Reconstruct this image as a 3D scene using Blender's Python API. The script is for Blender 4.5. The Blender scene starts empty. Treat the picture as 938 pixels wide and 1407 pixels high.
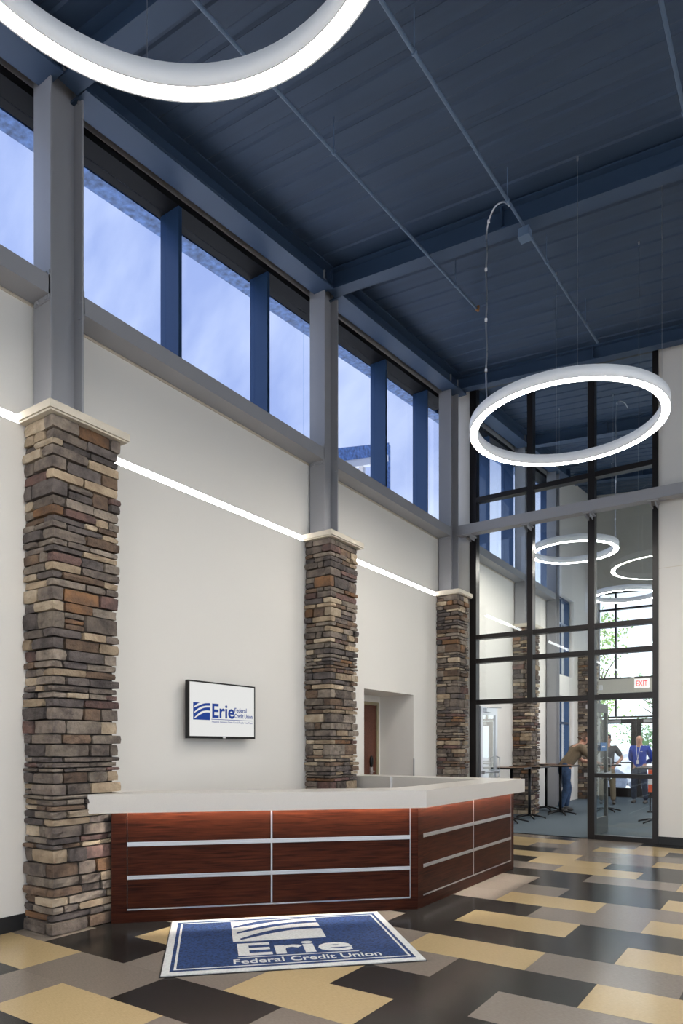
import bpy, bmesh, math, random
from mathutils import Vector, Matrix

random.seed(7)
S = bpy.context.scene
COL = S.collection
PI = math.pi

# ------------------------------------------------------------------ camera
H_CAM = 1.46
cam_d = bpy.data.cameras.new('camera')
cam = bpy.data.objects.new('camera', cam_d)
COL.objects.link(cam)
cam.location = (0, 0, H_CAM)
cam.rotation_euler = (PI / 2, 0, 0.593986)
cam_d.sensor_fit = 'HORIZONTAL'
cam_d.sensor_width = 36.0
cam_d.lens = 36.0 * 931.13 / 938.0
cam_d.shift_y = (1026.0 - 703.5) / 938.0
cam_d.clip_end = 400
S.camera = cam

# ------------------------------------------------------------------ sky, exposure
SKY_STRENGTH = 2.5
RING_STRENGTH = 60.0
LED_STRENGTH = 9.0
DESK_STRENGTH = 210.0

S.view_settings.view_transform = 'Standard'
S.view_settings.look = 'None'
S.view_settings.gamma = 1.0
S.view_settings.exposure = 0.35
S.view_settings.use_curve_mapping = False
S.cycles.use_denoising = True
S.cycles.max_bounces = 10
S.cycles.diffuse_bounces = 5
S.cycles.transparent_max_bounces = 24
S.cycles.sample_clamp_indirect = 6.0
S.cycles.caustics_reflective = False
S.cycles.caustics_refractive = False

world = bpy.data.worlds.new('sky')
S.world = world
world.use_nodes = True
wn, wl = world.node_tree.nodes, world.node_tree.links
wn.clear()
w_out = wn.new('ShaderNodeOutputWorld')
w_bg = wn.new('ShaderNodeBackground')
w_bg.inputs['Strength'].default_value = SKY_STRENGTH
tc = wn.new('ShaderNodeTexCoord')
sep = wn.new('ShaderNodeSeparateXYZ')
wl.new(tc.outputs['Generated'], sep.inputs[0])
ramp = wn.new('ShaderNodeValToRGB')
ramp.color_ramp.elements[0].position = 0.05
ramp.color_ramp.elements[0].color = (0.88, 0.94, 1.0, 1)
ramp.color_ramp.elements[1].position = 0.36
ramp.color_ramp.elements[1].color = (0.155, 0.192, 0.325, 1)
wl.new(sep.outputs['Z'], ramp.inputs[0])
wmap = wn.new('ShaderNodeMapping')
wmap.inputs['Scale'].default_value = (2.0, 7.0, 3.0)
wmap.inputs['Rotation'].default_value = (0.5, 0.3, 0.6)
wl.new(tc.outputs['Generated'], wmap.inputs[0])
wnoise = wn.new('ShaderNodeTexNoise')
wnoise.inputs['Scale'].default_value = 2.2
wnoise.inputs['Detail'].default_value = 6
wl.new(wmap.outputs[0], wnoise.inputs['Vector'])
wr2 = wn.new('ShaderNodeValToRGB')
wr2.color_ramp.elements[0].position = 0.42
wr2.color_ramp.elements[0].color = (0, 0, 0, 1)
wr2.color_ramp.elements[1].position = 0.75
wr2.color_ramp.elements[1].color = (0.7, 0.7, 0.7, 1)
wl.new(wnoise.outputs['Fac'], wr2.inputs[0])
wmix = wn.new('ShaderNodeMixRGB')
wmix.inputs['Color2'].default_value = (0.33, 0.36, 0.44, 1)
wl.new(wr2.outputs[0], wmix.inputs['Fac'])
wl.new(ramp.outputs[0], wmix.inputs['Color1'])
wl.new(wmix.outputs[0], w_bg.inputs['Color'])
wl.new(w_bg.outputs[0], w_out.inputs['Surface'])

sun_d = bpy.data.lights.new('sun', 'SUN')
sun_d.energy = 6.5
sun_d.angle = 0.01
sun_d.color = (1.0, 0.96, 0.9)
sun = bpy.data.objects.new('sun', sun_d)
COL.objects.link(sun)
sun.rotation_euler = (math.radians(27), 0, 0)

# ------------------------------------------------------------------ materials
MATS = {}


def base_mat(name):
    m = bpy.data.materials.new(name)
    m.use_nodes = True
    MATS[name] = m
    return m, m.node_tree.nodes, m.node_tree.links, m.node_tree.nodes['Principled BSDF']


def mat(name, col, rough=0.6, metal=0.0, var=0.0, vscale=8.0, bump=0.0, bscale=60.0, stretch=(1, 1, 1), rnd=0.0, spec=0.5):
    m, n, l, b = base_mat(name)
    b.inputs['Roughness'].default_value = rough
    b.inputs['Metallic'].default_value = metal
    b.inputs['Specular IOR Level'].default_value = spec
    t = n.new('ShaderNodeTexCoord')
    mp = n.new('ShaderNodeMapping')
    mp.inputs['Scale'].default_value = stretch
    l.new(t.outputs['Object'], mp.inputs[0])
    src = None
    if var > 0:
        nz = n.new('ShaderNodeTexNoise')
        nz.inputs['Scale'].default_value = vscale
        nz.inputs['Detail'].default_value = 5
        l.new(mp.outputs[0], nz.inputs['Vector'])
        r = n.new('ShaderNodeValToRGB')
        r.color_ramp.elements[0].position = 0.3
        r.color_ramp.elements[1].position = 0.7
        r.color_ramp.elements[0].color = tuple(c * (1 - var) for c in col) + (1,)
        r.color_ramp.elements[1].color = tuple(min(1, c * (1 + var)) for c in col) + (1,)
        l.new(nz.outputs['Fac'], r.inputs[0])
        src = r.outputs[0]
    if rnd > 0:
        oi = n.new('ShaderNodeObjectInfo')
        mr = n.new('ShaderNodeMapRange')
        mr.inputs['To Min'].default_value = 1 - rnd
        mr.inputs['To Max'].default_value = 1 + rnd
        l.new(oi.outputs['Random'], mr.inputs['Value'])
        hs = n.new('ShaderNodeHueSaturation')
        l.new(mr.outputs[0], hs.inputs['Value'])
        if src:
            l.new(src, hs.inputs['Color'])
        else:
            hs.inputs['Color'].default_value = tuple(col) + (1,)
        src = hs.outputs[0]
    if src:
        l.new(src, b.inputs['Base Color'])
    else:
        b.inputs['Base Color'].default_value = tuple(col) + (1,)
    if bump > 0:
        nb = n.new('ShaderNodeTexNoise')
        nb.inputs['Scale'].default_value = bscale
        nb.inputs['Detail'].default_value = 6
        l.new(mp.outputs[0], nb.inputs['Vector'])
        bp = n.new('ShaderNodeBump')
        bp.inputs['Strength'].default_value = bump
        bp.inputs['Distance'].default_value = 0.02
        l.new(nb.outputs['Fac'], bp.inputs['Height'])
        l.new(bp.outputs[0], b.inputs['Normal'])
    return m


def emit_mat(name, col, strength):
    m, n, l, b = base_mat(name)
    b.inputs['Base Color'].default_value = (0.8, 0.8, 0.8, 1)
    b.inputs['Emission Color'].default_value = tuple(col) + (1,)
    b.inputs['Emission Strength'].default_value = strength
    return m


def glass_mat(name, tint, refl=1.0):
    m, n, l, b = base_mat(name)
    n.remove(b)
    out = n['Material Output']
    tr = n.new('ShaderNodeBsdfTransparent')
    tr.inputs[0].default_value = tuple(tint) + (1,)
    gl = n.new('ShaderNodeBsdfGlossy')
    gl.inputs['Roughness'].default_value = 0.0
    gl.inputs['Color'].default_value = (0.9, 0.95, 1, 1)
    lw = n.new('ShaderNodeLayerWeight')          # Schlick reflectance, the same from both sides of the pane
    pw = n.new('ShaderNodeMath')
    pw.operation = 'POWER'
    pw.inputs[1].default_value = 5.0
    l.new(lw.outputs['Facing'], pw.inputs[0])
    mu = n.new('ShaderNodeMath')
    mu.operation = 'MULTIPLY_ADD'
    mu.use_clamp = True
    mu.inputs[1].default_value = 0.9 * refl
    mu.inputs[2].default_value = 0.04 * refl
    l.new(pw.outputs[0], mu.inputs[0])
    mx = n.new('ShaderNodeMixShader')
    l.new(mu.outputs[0], mx.inputs[0])
    l.new(tr.outputs[0], mx.inputs[1])
    l.new(gl.outputs[0], mx.inputs[2])
    l.new(mx.outputs[0], out.inputs['Surface'])
    return m


def wood_mat(name, dark, light, rough=0.35):
    m, n, l, b = base_mat(name)
    b.inputs['Roughness'].default_value = rough
    t = n.new('ShaderNodeTexCoord')
    mp = n.new('ShaderNodeMapping')
    mp.inputs['Scale'].default_value = (1.3, 24, 24)
    l.new(t.outputs['Object'], mp.inputs[0])
    n1 = n.new('ShaderNodeTexNoise')
    n1.inputs['Scale'].default_value = 2.2
    n1.inputs['Detail'].default_value = 7
    n1.inputs['Distortion'].default_value = 0.8
    l.new(mp.outputs[0], n1.inputs['Vector'])
    mp2 = n.new('ShaderNodeMapping')
    mp2.inputs['Scale'].default_value = (2, 90, 90)
    l.new(t.outputs['Object'], mp2.inputs[0])
    n2 = n.new('ShaderNodeTexNoise')
    n2.inputs['Scale'].default_value = 2
    n2.inputs['Detail'].default_value = 3
    l.new(mp2.outputs[0], n2.inputs['Vector'])
    ad = n.new('ShaderNodeMath')
    ad.operation = 'MULTIPLY_ADD'
    ad.inputs[1].default_value = 0.45
    l.new(n2.outputs['Fac'], ad.inputs[0])
    l.new(n1.outputs['Fac'], ad.inputs[2])
    r = n.new('ShaderNodeValToRGB')
    r.color_ramp.elements[0].position = 0.52
    r.color_ramp.elements[1].position = 0.92
    r.color_ramp.elements[0].color = tuple(dark) + (1,)
    r.color_ramp.elements[1].color = tuple(light) + (1,)
    l.new(ad.outputs[0], r.inputs[0])
    l.new(r.outputs[0], b.inputs['Base Color'])
    return m


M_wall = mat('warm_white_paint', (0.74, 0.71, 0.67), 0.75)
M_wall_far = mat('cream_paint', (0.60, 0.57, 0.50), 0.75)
M_trim = mat('cream_trim', (0.62, 0.55, 0.45), 0.6)
M_cap = mat('cast_stone', (0.60, 0.54, 0.45), 0.8, var=0.06, bump=0.1, bscale=90)
M_steel = mat('grey_steel_paint', (0.33, 0.33, 0.35), 0.45)
M_navy = mat('navy_paint', (0.034, 0.064, 0.122), 0.55)
M_deck = mat('navy_deck_paint', (0.032, 0.058, 0.108), 0.6, var=0.10, vscale=3, stretch=(0.2, 4, 1))
M_conduit = mat('painted_conduit', (0.12, 0.18, 0.28), 0.4)
M_frame = mat('dark_bronze_aluminium', (0.018, 0.015, 0.015), 0.35, 0.3)
M_head = mat('black_head_frame', (0.006, 0.006, 0.007), 0.7, spec=0.15)
M_trimgrey = mat('grey_trim_paint', (0.36, 0.35, 0.36), 0.5)
M_frame_blue = mat('sky_tinted_frame', (0.03, 0.065, 0.14), 0.3, 0.35)  # blue of the reflected sky put into the base colour
M_greyframe = mat('grey_aluminium', (0.13, 0.13, 0.125), 0.35, 0.4)
M_alu = mat('brushed_aluminium', (0.62, 0.62, 0.64), 0.28, 0.9)
M_glass = glass_mat('clear_glass', (0.95, 0.97, 0.965), 1.0)
M_glass_sky = glass_mat('clerestory_glass', (0.90, 0.93, 0.97), 0.7)
M_black = mat('black_rubber', (0.012, 0.012, 0.013), 0.5)
M_blackmetal = mat('black_metal', (0.012, 0.012, 0.013), 0.35, 0.4)
M_soffit = mat('blue_soffit_metal', (0.10, 0.19, 0.42), 0.5, var=0.6, vscale=14)
M_white = mat('white_metal', (0.84, 0.84, 0.87), 0.4)
M_ring = emit_mat('ring_diffuser', (1.0, 0.955, 0.87), RING_STRENGTH)
M_ringbody = emit_mat('ring_housing_fill_glow', (0.80, 0.87, 1.0), 0.12)      # faint emission stands in for room light on the housing sides
M_led = emit_mat('wall_led', (1.0, 0.97, 0.93), LED_STRENGTH)
M_deskled = emit_mat('desk_led', (1.0, 0.92, 0.82), DESK_STRENGTH)
M_quartz = mat('white_quartz', (0.61, 0.575, 0.535), 0.3, var=0.05, vscale=220)
M_wood = wood_mat('mahogany_laminate', (0.016, 0.0036, 0.0020), (0.062, 0.0155, 0.0068), 0.36)
M_wood.node_tree.nodes['Principled BSDF'].inputs['Specular IOR Level'].default_value = 0.10
M_beige = mat('beige_laminate', (0.5, 0.47, 0.43), 0.5)
M_door = wood_mat('brown_door_veneer', (0.085, 0.025, 0.012), (0.15, 0.05, 0.03), 0.5)
M_tan_frame = mat('tan_door_frame', (0.32, 0.27, 0.17), 0.5)
M_carpet = mat('blue_grey_carpet', (0.080, 0.108, 0.132), 0.95, var=0.3, vscale=120, bump=0.4, bscale=250)
M_tileB = mat('charcoal_linoleum', (0.0145, 0.0138, 0.0128), 0.21, var=0.22, vscale=40, stretch=(1, 6, 1), spec=0.27, rnd=0.15)
M_tileG = mat('grey_linoleum', (0.190, 0.160, 0.135), 0.21, var=0.16, vscale=40, stretch=(1, 6, 1), spec=0.27, rnd=0.07)
M_tileT = mat('tan_linoleum', (0.43, 0.32, 0.172), 0.21, var=0.12, vscale=40, stretch=(1, 6, 1), spec=0.27, rnd=0.05)
M_mat_blue = mat('mat_blue_pile', (0.014, 0.043, 0.145), 0.95, var=0.55, vscale=55, bump=0.6, bscale=200)
M_mat_white = mat('mat_white_pile', (0.62, 0.63, 0.63), 0.95, var=0.12, vscale=60, bump=0.4, bscale=200)
M_screen = emit_mat('lit_screen_white', (0.80, 0.80, 0.785), 0.74)
M_screen.node_tree.nodes['Principled BSDF'].inputs['Base Color'].default_value = (0.02, 0.02, 0.02, 1)
M_logo = emit_mat('lit_screen_blue', (0.006, 0.036, 0.21), 0.9)
M_logo.node_tree.nodes['Principled BSDF'].inputs['Base Color'].default_value = (0.01, 0.01, 0.02, 1)
for _m in (M_logo, M_screen):
    _m.node_tree.nodes['Principled BSDF'].inputs['Specular IOR Level'].default_value = 0.1
M_red = emit_mat('exit_red', (0.9, 0.03, 0.03), 0.8)
M_red.node_tree.nodes['Principled BSDF'].inputs['Base Color'].default_value = (0.5, 0.01, 0.01, 1)
M_signwhite = mat('sign_white', (0.8, 0.78, 0.78), 0.5)
M_bluesign = mat('sticker_blue', (0.03, 0.16, 0.42), 0.5)
M_orange = mat('safety_orange', (0.75, 0.10, 0.03), 0.5)
M_tabletop = wood_mat('walnut_table_top', (0.10, 0.045, 0.02), (0.22, 0.11, 0.05), 0.35)
M_roof = mat('roof_membrane', (0.1, 0.1, 0.1), 0.9)
M_pave = mat('pale_paving', (0.55, 0.56, 0.58), 0.9, var=0.1)
M_rock = mat('pale_boulder', (0.42, 0.45, 0.52), 0.9, var=0.25, vscale=3)
M_leaf = mat('spring_leaves', (0.30, 0.46, 0.14), 0.6, var=0.4, vscale=1.5)
M_leaf2 = mat('dark_leaves', (0.16, 0.32, 0.13), 0.6, var=0.4, vscale=1.5)
M_bark = mat('bark', (0.10, 0.07, 0.05), 0.9)
M_skin = mat('skin', (0.52, 0.27, 0.19), 0.5)
M_hair = mat('brown_hair', (0.09, 0.045, 0.025), 0.6)
M_dkhair = mat('dark_hair', (0.025, 0.018, 0.014), 0.6)
M_olive = mat('olive_polo', (0.155, 0.115, 0.075), 0.9, var=0.12, vscale=20)
M_charcoal_polo = mat('charcoal_polo', (0.06, 0.055, 0.06), 0.9)
M_royal = mat('royal_blue_pullover', (0.02, 0.055, 0.38), 0.85, var=0.15, vscale=12)
M_jeans = mat('blue_jeans', (0.04, 0.075, 0.15), 0.9, var=0.3, vscale=12)
M_dkjeans = mat('dark_jeans', (0.022, 0.032, 0.06), 0.9, var=0.3, vscale=12)
M_khaki = mat('khaki_trousers', (0.2, 0.16, 0.11), 0.9)
M_shoe = mat('grey_shoe', (0.06, 0.055, 0.05), 0.7)


def stone_mat(name, col, col2):
    """mottled ledge stone: two tones blended by large and fine noise, shifted from stone to stone"""
    m, n, l, b = base_mat(name)
    b.inputs['Roughness'].default_value = 0.9
    b.inputs['Specular IOR Level'].default_value = 0.2
    t = n.new('ShaderNodeTexCoord')
    oi = n.new('ShaderNodeObjectInfo')
    sc = n.new('ShaderNodeVectorMath')
    sc.operation = 'SCALE'
    sc.inputs['Scale'].default_value = 40.0
    cx = n.new('ShaderNodeCombineXYZ')
    for q in range(3):
        l.new(oi.outputs['Random'], cx.inputs[q])
    l.new(cx.outputs[0], sc.inputs[0])
    ad = n.new('ShaderNodeVectorMath')
    ad.operation = 'ADD'
    l.new(t.outputs['Object'], ad.inputs[0])
    l.new(sc.outputs[0], ad.inputs[1])
    nz = n.new('ShaderNodeTexNoise')
    nz.inputs['Scale'].default_value = 7.0
    nz.inputs['Detail'].default_value = 7
    nz.inputs['Roughness'].default_value = 0.62
    l.new(ad.outputs[0], nz.inputs['Vector'])
    r = n.new('ShaderNodeValToRGB')
    r.color_ramp.elements[0].position = 0.36
    r.color_ramp.elements[1].position = 0.62
    r.color_ramp.elements[0].color = tuple(col2) + (1,)
    r.color_ramp.elements[1].color = tuple(col) + (1,)
    l.new(nz.outputs['Fac'], r.inputs[0])
    mr = n.new('ShaderNodeMapRange')
    mr.inputs['To Min'].default_value = 0.8
    mr.inputs['To Max'].default_value = 1.25
    l.new(oi.outputs['Random'], mr.inputs['Value'])
    hs = n.new('ShaderNodeHueSaturation')
    l.new(mr.outputs[0], hs.inputs['Value'])
    l.new(r.outputs[0], hs.inputs['Color'])
    l.new(hs.outputs[0], b.inputs['Base Color'])
    nb = n.new('ShaderNodeTexNoise')
    nb.inputs['Scale'].default_value = 22
    nb.inputs['Detail'].default_value = 6
    l.new(ad.outputs[0], nb.inputs['Vector'])
    bp = n.new('ShaderNodeBump')
    bp.inputs['Strength'].default_value = 0.9
    bp.inputs['Distance'].default_value = 0.02
    l.new(nb.outputs['Fac'], bp.inputs['Height'])
    l.new(bp.outputs[0], b.inputs['Normal'])
    return m


STONES = [stone_mat('stone_' + k, c, c2) for k, c, c2 in (
    ('charcoal', (0.125, 0.105, 0.098), (0.062, 0.053, 0.052)), ('grey_brown', (0.185, 0.150, 0.125), (0.085, 0.070, 0.064)),
    ('umber', (0.175, 0.118, 0.082), (0.090, 0.064, 0.052)), ('tan', (0.36, 0.28, 0.195), (0.24, 0.18, 0.125)),
    ('buff', (0.44, 0.36, 0.27), (0.30, 0.235, 0.165)), ('rust', (0.225, 0.120, 0.062), (0.110, 0.070, 0.050)),
    ('plum', (0.165, 0.098, 0.084), (0.085, 0.060, 0.056)), ('taupe', (0.255, 0.212, 0.172), (0.120, 0.098, 0.084)))]
STONE_W = [18, 24, 13, 12, 9, 5, 7, 20]
M_mortar = mat('dark_mortar', (0.045, 0.038, 0.033), 0.95)


# ------------------------------------------------------------------ mesh helpers
class MB:
    def __init__(s):
        s.v, s.f = [], []

    def add(s, verts, faces):
        o = len(s.v)
        s.v += [tuple(p) for p in verts]
        s.f += [tuple(i + o for i in f) for f in faces]
        return s

    def box(s, a, b):
        x0, y0, z0 = (min(a[i], b[i]) for i in range(3))
        x1, y1, z1 = (max(a[i], b[i]) for i in range(3))
        return s.add([(x0, y0, z0), (x1, y0, z0), (x1, y1, z0), (x0, y1, z0), (x0, y0, z1), (x1, y0, z1), (x1, y1, z1), (x0, y1, z1)],
                     [(0, 3, 2, 1), (4, 5, 6, 7), (0, 1, 5, 4), (1, 2, 6, 5), (2, 3, 7, 6), (3, 0, 4, 7)])

    def hexa(s, p):   # eight corners, bottom four then top four
        return s.add(p, [(0, 3, 2, 1), (4, 5, 6, 7), (0, 1, 5, 4), (1, 2, 6, 5), (2, 3, 7, 6), (3, 0, 4, 7)])

    def prism(s, poly, z0, z1):
        n = len(poly)
        vs = [(x, y, z0) for x, y in poly] + [(x, y, z1) for x, y in poly]
        return s.add(vs, [tuple(range(n))[::-1], tuple(range(n, 2 * n))] + [(i, (i + 1) % n, n + (i + 1) % n, n + i) for i in range(n)])

    def tube(s, pts, r, n=8, caps=True):
        pts = [Vector(p) for p in pts]
        rs = r if isinstance(r, (list, tuple)) else [r] * len(pts)
        o = len(s.v)
        up = Vector((0, 0, 1))
        for k, p in enumerate(pts):
            d = (pts[min(k + 1, len(pts) - 1)] - pts[max(k - 1, 0)]).normalized()
            a = d.cross(up)
            if a.length < 1e-3:
                a = d.cross(Vector((1, 0, 0)))
            a.normalize()
            b = a.cross(d)
            for i in range(n):
                t = 2 * PI * i / n
                s.v.append(tuple(p + (a * math.cos(t) + b * math.sin(t)) * rs[k]))
        for k in range(len(pts) - 1):
            for i in range(n):
                s.f.append((o + k * n + i, o + k * n + (i + 1) % n, o + (k + 1) * n + (i + 1) % n, o + (k + 1) * n + i))
        if caps:
            s.f.append(tuple(o + i for i in range(n))[::-1])
            s.f.append(tuple(o + (len(pts) - 1) * n + i for i in range(n)))
        return s

    def section(s, prof, p0, p1, side, up):
        """sweep a closed 2D profile (side, up) from p0 to p1"""
        p0, p1, side, up = Vector(p0), Vector(p1), Vector(side), Vector(up)
        n = len(prof)
        vs = [p0 + side * a + up * b for a, b in prof] + [p1 + side * a + up * b for a, b in prof]
        return s.add(vs, [tuple(range(n))[::-1], tuple(range(n, 2 * n))] + [(i, (i + 1) % n, n + (i + 1) % n, n + i) for i in range(n)])

    def ibeam(s, p0, p1, width, depth, side, up, tf=0.018, tw=0.014):
        """I section; p0, p1 run along the top centre line"""
        p0, p1, side, up = Vector(p0), Vector(p1), Vector(side), Vector(up)
        w = width / 2
        for prof in ([(-w, 0), (w, 0), (w, -tf), (-w, -tf)], [(-w, -depth + tf), (w, -depth + tf), (w, -depth), (-w, -depth)],
                     [(-tw / 2, -tf), (tw / 2, -tf), (tw / 2, -depth + tf), (-tw / 2, -depth + tf)]):
            s.section(prof, p0, p1, side, up)
        return s

    def lathe(s, prof, n=64, z=0.0, closed=True):
        """closed ring profile of (r, z) swept round the z axis"""
        o = len(s.v)
        m = len(prof)
        for i in range(n):
            t = 2 * PI * i / n
            for r, zz in prof:
                s.v.append((r * math.cos(t), r * math.sin(t), zz + z))
        for i in range(n):
            for k in range(m if closed else m - 1):
                a, b = o + i * m + k, o + i * m + (k + 1) % m
                c, d = o + ((i + 1) % n) * m + (k + 1) % m, o + ((i + 1) % n) * m + k
                s.f.append((a, d, c, b))
        return s

    def ellipsoid(s, c, r, nu=12, nv=8):
        o = len(s.v)
        for j in range(nv + 1):
            ph = PI * j / nv
            for i in range(nu):
                t = 2 * PI * i / nu
                s.v.append((c[0] + r[0] * math.sin(ph) * math.cos(t), c[1] + r[1] * math.sin(ph) * math.sin(t), c[2] + r[2] * math.cos(ph)))
        for j in range(nv):
            for i in range(nu):
                s.f.append((o + j * nu + i, o + (j + 1) * nu + i, o + (j + 1) * nu + (i + 1) % nu, o + j * nu + (i + 1) % nu))
        return s

    def mesh(s, name, offset=(0, 0, 0)):
        me = bpy.data.meshes.new(name)
        me.from_pydata([(x - offset[0], y - offset[1], z - offset[2]) for x, y, z in s.v], [], s.f)
        bm = bmesh.new()
        bm.from_mesh(me)
        bmesh.ops.recalc_face_normals(bm, faces=bm.faces)
        bm.to_mesh(me)
        bm.free()
        me.update()
        return me

    def build(s, name, m, parent=None, smooth=False, local=False):
        """coordinates are world ones unless local; a parent chain of at most two shares the root's origin"""
        off = (0, 0, 0)
        if parent and not local:
            off = root_of(parent).location
        me = s.mesh(name, off)
        if m:
            me.materials.append(m)
        if smooth:
            for p in me.polygons:
                p.use_smooth = True
        return link(name, me, parent)


def root_of(o):
    while o.parent:
        o = o.parent
    return o


def link(name, data, parent=None):
    o = bpy.data.objects.new(name, data)
    COL.objects.link(o)
    if parent:
        o.parent = parent
    return o


def empty(name, loc=(0, 0, 0), rz=0.0):
    o = link(name, None)
    o.location = loc
    o.rotation_euler = (0, 0, rz)
    return o


def tag(o, label=None, cat=None, group=None, kind=None):
    if label:
        o['label'] = label
    if cat:
        o['category'] = cat
    if group:
        o['group'] = group
    if kind:
        o['kind'] = kind
    return o


def structure(o, label=None):
    return tag(o, label, None, None, 'structure')


def roof(x, y):
    return 6.292 + 0.1041 * y - 0.0867 * x


UPV = Vector((0, 0, 1))

# ------------------------------------------------------------------ key dimensions
WX = -5.15                       # room face of the window wall
GX = -5.34                       # clerestory glass plane
COLS = [-0.42, 3.30, 7.03, 10.75, 14.48, 17.05]     # steel column centres along the wall
PIL = [-0.65, 3.07, 6.79, 10.51, 14.23]
GY = 11.1                        # glass wall
FY = 20.85                       # far entrance facade
RX = 4.6                         # wall opposite
BY = -5.0                        # wall behind


def head_z(y):                   # underside of the clerestory head
    return 6.80 + 0.0985 * (y - 3.85)


# ------------------------------------------------------------------ floor with linoleum tiles
floor = MB().box((WX - 0.3, BY, -0.2), (RX, GY + 0.0, -0.006)).build('floor', M_mortar)
structure(floor, 'linoleum tile floor in charcoal, grey and tan')
CELL = 0.4572
TX0, TY0 = -1.0316, 2.5071
rows = {
    -1: {-7: 'G', -6: 'T', -5: 'T', -4: 'G', -3: 'B', -2: 'B'},
    0: {-9: 'T', -8: 'T', -7: 'G', -6: 'G', -5: 'B', -4: 'B', -3: 'G', -2: 'T', -1: 'T'},
    1: {-9: 'G', -8: 'B', -7: 'B', -6: 'G', -5: 'G', -4: 'T', -3: 'T', -2: 'B', -1: 'B', 0: 'G'},
    2: {-9: 'B', -8: 'B', -7: 'T', -6: 'T', -5: 'G', -4: 'T', -3: 'B', -2: 'B', -1: 'G', 0: 'G', 1: 'T'},
    3: {-9: 'G', -8: 'G', -7: 'B', -6: 'B', -5: 'G', -4: 'G', -3: 'G', -2: 'B', -1: 'B', 0: 'T', 1: 'T'},
    4: {-6: 'T', -5: 'G', -4: 'G', -3: 'T', -2: 'T', -1: 'G', 0: 'G', 1: 'B'},
    5: {-6: 'G', -5: 'G', -4: 'B', -3: 'B', -2: 'B', -1: 'B', 0: 'T', 1: 'T'},
    6: {-5: 'B', -4: 'B', -3: 'T', -2: 'T', -1: 'B', 0: 'B', 1: 'G'},
    7: {-5: 'B', -4: 'B', -3: 'B', -2: 'G', -1: 'G', 0: 'T', 1: 'T'},
    8: {-5: 'G', -4: 'G', -3: 'T', -2: 'T', -1: 'G', 0: 'G', 1: 'B'},
    9: {-5: 'G', -4: 'G', -3: 'G', -2: 'B', -1: 'B', 0: 'T', 1: 'T'},
    10: {-5: 'G', -4: 'G', -3: 'B', -2: 'B', -1: 'B', 0: 'B', 1: 'G'},
    11: {-5: 'B', -4: 'B', -3: 'B', -2: 'G', -1: 'G', 0: 'T', 1: 'T'},
    12: {-5: 'G', -4: 'G', -3: 'T', -2: 'T', -1: 'B', 0: 'B'},
    13: {-6: 'B', -5: 'B', -4: 'T', -3: 'T', -2: 'B', -1: 'B', 0: 'T'},
    14: {-6: 'T', -5: 'T', -4: 'T', -3: 'G', -2: 'G', -1: 'T', 0: 'T'},
    15: {-6: 'B', -5: 'B', -4: 'G', -3: 'G', -2: 'G', -1: 'G', 0: 'B'},
    16: {-7: 'T', -6: 'T', -5: 'G', -4: 'G', -3: 'T', -2: 'T', -1: 'B', 0: 'B'},
    17: {-7: 'T', -6: 'T', -5: 'T', -4: 'G', -3: 'G', -2: 'T', -1: 'T', 0: 'G'},
    18: {-7: 'G', -6: 'G', -5: 'B', -4: 'G', -3: 'G', -2: 'B', -1: 'B'},
}
TILE = {}
for k in (1, 2):
    for c, m in (('B', M_tileB), ('G', M_tileG), ('T', M_tileT)):
        me = MB().box((0.0006, 0.0006, -0.006), (k * CELL - 0.0006, CELL - 0.0006, 0.0)).mesh('floor_tile')
        me.materials.append(m)
        TILE[(k, c)] = me
rng = random.Random(3)


far_tiles = {'B': MB(), 'G': MB(), 'T': MB()}


def floor_tile(i, j, k, c):
    if j < -2 or i > 2:            # never in the picture: joined below
        x, y = TX0 + CELL * i, TY0 + CELL * j
        far_tiles[c].box((x + .0006, y + .0006, -.006), (x + k * CELL - .0006, y + CELL - .0006, 0))
        return
    o = link('floor_tile', TILE[(k, c)], floor)
    o.location = (TX0 + CELL * i, TY0 + CELL * j, 0)


for j in range(-16, 19):
    cells = {}
    i = -10
    known = rows.get(j, {})
    while i < 13:
        if i in known:
            cells[i] = known[i]
            i += 1
            continue
        prev = cells.get(i - 1, '')
        nxt = known.get(i + 1, '')
        c = rng.choice([q for q in 'BGTGB' if q not in (prev, nxt)] or ['G'])
        cells[i] = c
        if i + 1 not in known and i + 1 < 13:
            cells[i + 1] = c
            i += 1
        i += 1
    i = -10
    while i < 13:
        if TX0 + CELL * i < WX - CELL:
            i += 1
            continue
        x0 = TX0 + CELL * i
        k = 2 if cells.get(i + 1) == cells[i] and i + 1 < 13 else 1
        if x0 > RX - CELL * k:
            break
        if x0 < WX - 0.01:         # the cut tile along the window wall
            i += 1
            continue
        floor_tile(i, j, k, cells[i])
        i += k
rest = MB()
cuts = []
for c in 'BGT':
    rest.add(far_tiles[c].v, far_tiles[c].f)
    cuts.append(len(rest.f))
me = bpy.data.meshes.new('floor_tile_field')
me.from_pydata(rest.v, [], rest.f)
for m in (M_tileB, M_tileG, M_tileT):
    me.materials.append(m)
for n_, p_ in enumerate(me.polygons):
    p_.material_index = sum(n_ >= q for q in cuts[:2])
tag(link('floor_tile_field', me, floor), kind='stuff')

carpet = MB().box((WX - 0.3, GY - 0.0, -0.2), (2.2, FY + 0.2, 0.0)).build('floor_carpet', M_carpet)
structure(carpet, 'blue-grey carpet floor beyond the glass wall')


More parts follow.
